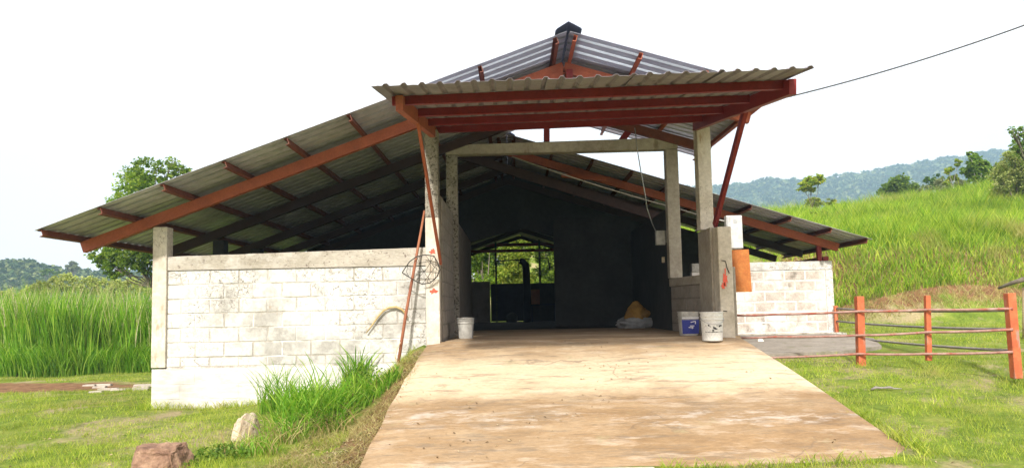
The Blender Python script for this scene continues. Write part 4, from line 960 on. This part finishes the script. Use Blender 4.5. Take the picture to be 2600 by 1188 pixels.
bush(2375,480,52,[(2360,480,14),(2385,476,16),(2400,484,12)],1200,.18,'leaf_dark','dark round bush behind the grey-green scrub')
bush(2150,560,46,[(2110,550,16),(2150,543,14),(2190,545,12),(2230,535,12)],1600,.15,'leaf_yellow','low yellowish bushes at the left of the crest')
bush(2120,600,33,[(2060,570,14),(2100,562,16),(2140,572,18),(2180,575,18),(2110,590,20),(2160,600,20),(2080,585,16),(2210,560,12)],3200,.12,'leaf_yellow','patch of bright leafy weeds on the slope above the roof edge')
DY=0
# greenery behind the barn
bush(1230,700,28.5,[(1200,700,24),(1225,665,26),(1240,700,28),(1205,640,24),(1235,725,26),(1215,610,22),(1245,630,22)],9000,.12,'leaf_top','leafy bush seen through the back opening, left side')
bush(1310,700,29,[(1290,700,30),(1315,670,30),(1290,640,28),(1330,630,28),(1285,728,24),(1335,725,30),(1310,610,22)],11000,.12,'leaf_yellow','yellow-green bush seen through the middle of the back opening')
bush(1385,700,28.5,[(1370,700,26),(1400,680,28),(1385,645,28),(1420,710,28),(1375,730,24),(1400,615,24)],9000,.12,'leaf_top','bright bush seen at the right of the back opening')
b_=P(1290,600,40); tree('tree',(b_.x,40,float(terrain(b_.x,40))),cl(40,[(1250,620,60),(1330,600,60),(1380,640,60),(1210,660,60),(1300,660,60)]),9000,.2,'leaf_mid','bark','taller tree filling the back opening behind the bushes',trunk_r=.15)

# ------------------------------------------------------------------ far hills
def hill(name,sky_,Y0,Y1,foot,seed,amp,mt,clumps,csz,nx_=150,ny_=30,back=1.35):
    pxs=np.linspace(sky_[0][0],sky_[-1][0],nx_); rid=np.interp(pxs,[s[0] for s in sky_],[s[1] for s in sky_])
    ang=[]; 
    for px,py in zip(pxs,rid):
        d=FW+RT*((px-CX)/FPX)+UP*((CY-py)/FPX); ang.append((d.x/d.y,d.z/d.y))
    ang=np.array(ang); vv=np.linspace(0,1.25,ny_)
    XX=[];YY=[];ZZ=[]
    for v_ in vv:
        Yv=Y0+(Y1-Y0)*min(v_,1)+(v_>1)*(v_-1)*(Y1-Y0)*back; X_=ang[:,0]*Yv; top=EYE+ang[:,1]*Y1
        s=sstep(0,1,np.full(nx_,min(v_,1)))*.55+.45*min(v_,1)
        if v_>1: s=s-(v_-1)*2.2
        Z_=foot+(top-foot)*s+amp*(vnoise(X_,np.full(nx_,Yv),6./Y1,seed)+.5*vnoise(X_,np.full(nx_,Yv),18./Y1,seed+1))*math.sin(min(v_,1)*math.pi)*2
        XX.append(X_);YY.append(np.full(nx_,Yv));ZZ.append(Z_)
    XX=np.array(XX);YY=np.array(YY);ZZ=np.array(ZZ)
    idx=np.arange(nx_*ny_).reshape(ny_,nx_); q=np.stack([idx[:-1,:-1],idx[:-1,1:],idx[1:,1:],idx[1:,:-1]],-1).reshape(-1,4)
    tag(link(name,tri_mesh(name,np.stack([XX,YY,ZZ],-1).reshape(-1,3),np.concatenate([q[:,[0,1,2]],q[:,[0,2,3]]]),mt,True)),kind='structure')
    # tree crowns over the slope: leafy clumps
    i=RNG.uniform(0,ny_*.84,clumps); j=RNG.uniform(0,nx_-1.01,clumps)
    ridge=RNG.uniform(0,1,clumps)<.12; i=np.where(ridge,ny_*.79,i)
    i0=i.astype(int); j0=j.astype(int); fi=i-i0; fj=j-j0
    def bl(A): return (A[i0,j0]*(1-fj)+A[i0,j0+1]*fj)*(1-fi)+(A[i0+1,j0]*(1-fj)+A[i0+1,j0+1]*fj)*fi
    C=np.stack([bl(XX),bl(YY),bl(ZZ)],-1); R_=csz*RNG.uniform(.5,1.3,clumps)
    m_=16; D=RNG.normal(0,1,(clumps,m_,3)); D/=np.linalg.norm(D,axis=2)[:,:,None]; D[:,:,2]=np.abs(D[:,:,2])*.9
    pts=(C[:,None,:]+D*R_[:,None,None]*np.array([1,1,.9])).reshape(-1,3)
    v,t=leafquads(pts,np.repeat(R_,m_)*RNG.uniform(.5,.9,clumps*m_),.6,.9)
    return v,t
v1,t1=hill('mountain',[(1650,492),(1850,482),(1900,476),(1960,462),(2010,468),(2060,468),(2110,460),(2200,448),(2280,432),(2360,420),(2440,408),(2520,398),(2620,392),(2800,380)],420,900,-20,1,16,M['forest'],9000,7)
v2,t2=hill('hill',[(-260,660),(-100,668),(0,674),(60,672),(110,685),(160,694),(230,700),(320,706),(420,712),(560,718)],150,260,-12,5,3,M['forest'],4500,2.2,ny_=26)
v3,t3=hill('far_hill',[(-260,700),(200,704),(300,706),(340,698),(420,692),(520,690),(700,700)],500,1100,-20,9,14,M['forest'],2500,8)
vv_=np.concatenate([v1,v2,v3]); tt_=np.concatenate([t1,t2+len(v1),t3+len(v1)+len(v2)])
tag(link('forest',tri_mesh('forest',vv_,tt_,M['forest_clump'])),'distant wooded slopes behind the barn and the hillside','forest',kind='stuff')
b_=P(185,700,200)
tree('tree',(b_.x,200,b_.z-6),cl(200,[(185,672,11),(172,678,9),(198,679,9),(186,684,10)]),900,.7,'leaf_grey','bark','hazy spreading tree on the skyline of the left hill',trunk_r=.5)
b_=P(125,700,160)
tree('tree',(b_.x,160,b_.z-6),cl(160,[(125,688,9),(140,692,8),(112,693,8)]),700,.6,'leaf_mid','bark','small tree left of the spreading skyline tree',trunk_r=.3)
# bushes at the far side of the cane field
bush(130,740,40,[(60,748,20),(110,738,22),(150,726,22),(180,722,24),(215,726,24),(250,728,22),(20,755,20),(290,732,22),(340,730,24),(380,730,22),(90,755,26),(200,750,28),(300,750,28)],14000,.15,'leaf_pale','bushes at the far edge of the cane field on the left')
# ------------------------------------------------------------------ haze
mt=bpy.data.materials.new('haze'); mt.use_nodes=True; nt=mt.node_tree; nt.nodes.remove(nt.nodes['Principled BSDF'])
pv=nt.nodes.new('ShaderNodeVolumePrincipled'); pv.inputs['Density'].default_value=.0008; pv.inputs['Color'].default_value=(.50,.77,1,1); pv.inputs['Anisotropy'].default_value=.0
nt.links.new(pv.outputs[0],nt.nodes['Material Output'].inputs['Volume'])
HZ=obj('haze',MB().box(-1200,1200,-70,1330,-30,300),mt); tag(HZ,kind='stuff')

# ------------------------------------------------------------------ groups of like things
GR={'bucket':'plastic buckets in the entrance','rock':'rocks lying about the barn','grass tuft':'grass tufts between wall and ramp','weed':'leafy weeds in the lawn','bush':'bushes around the barn and crest','tree':'trees around the barn and on the hills','sack':'sacks on the floor','electrical box':'electrical boxes at the entrance','fence':'pen fences'}
for o in list(COL.objects):
    if o.parent is None and o.get('category') in GR: o['group']=GR[o['category']]
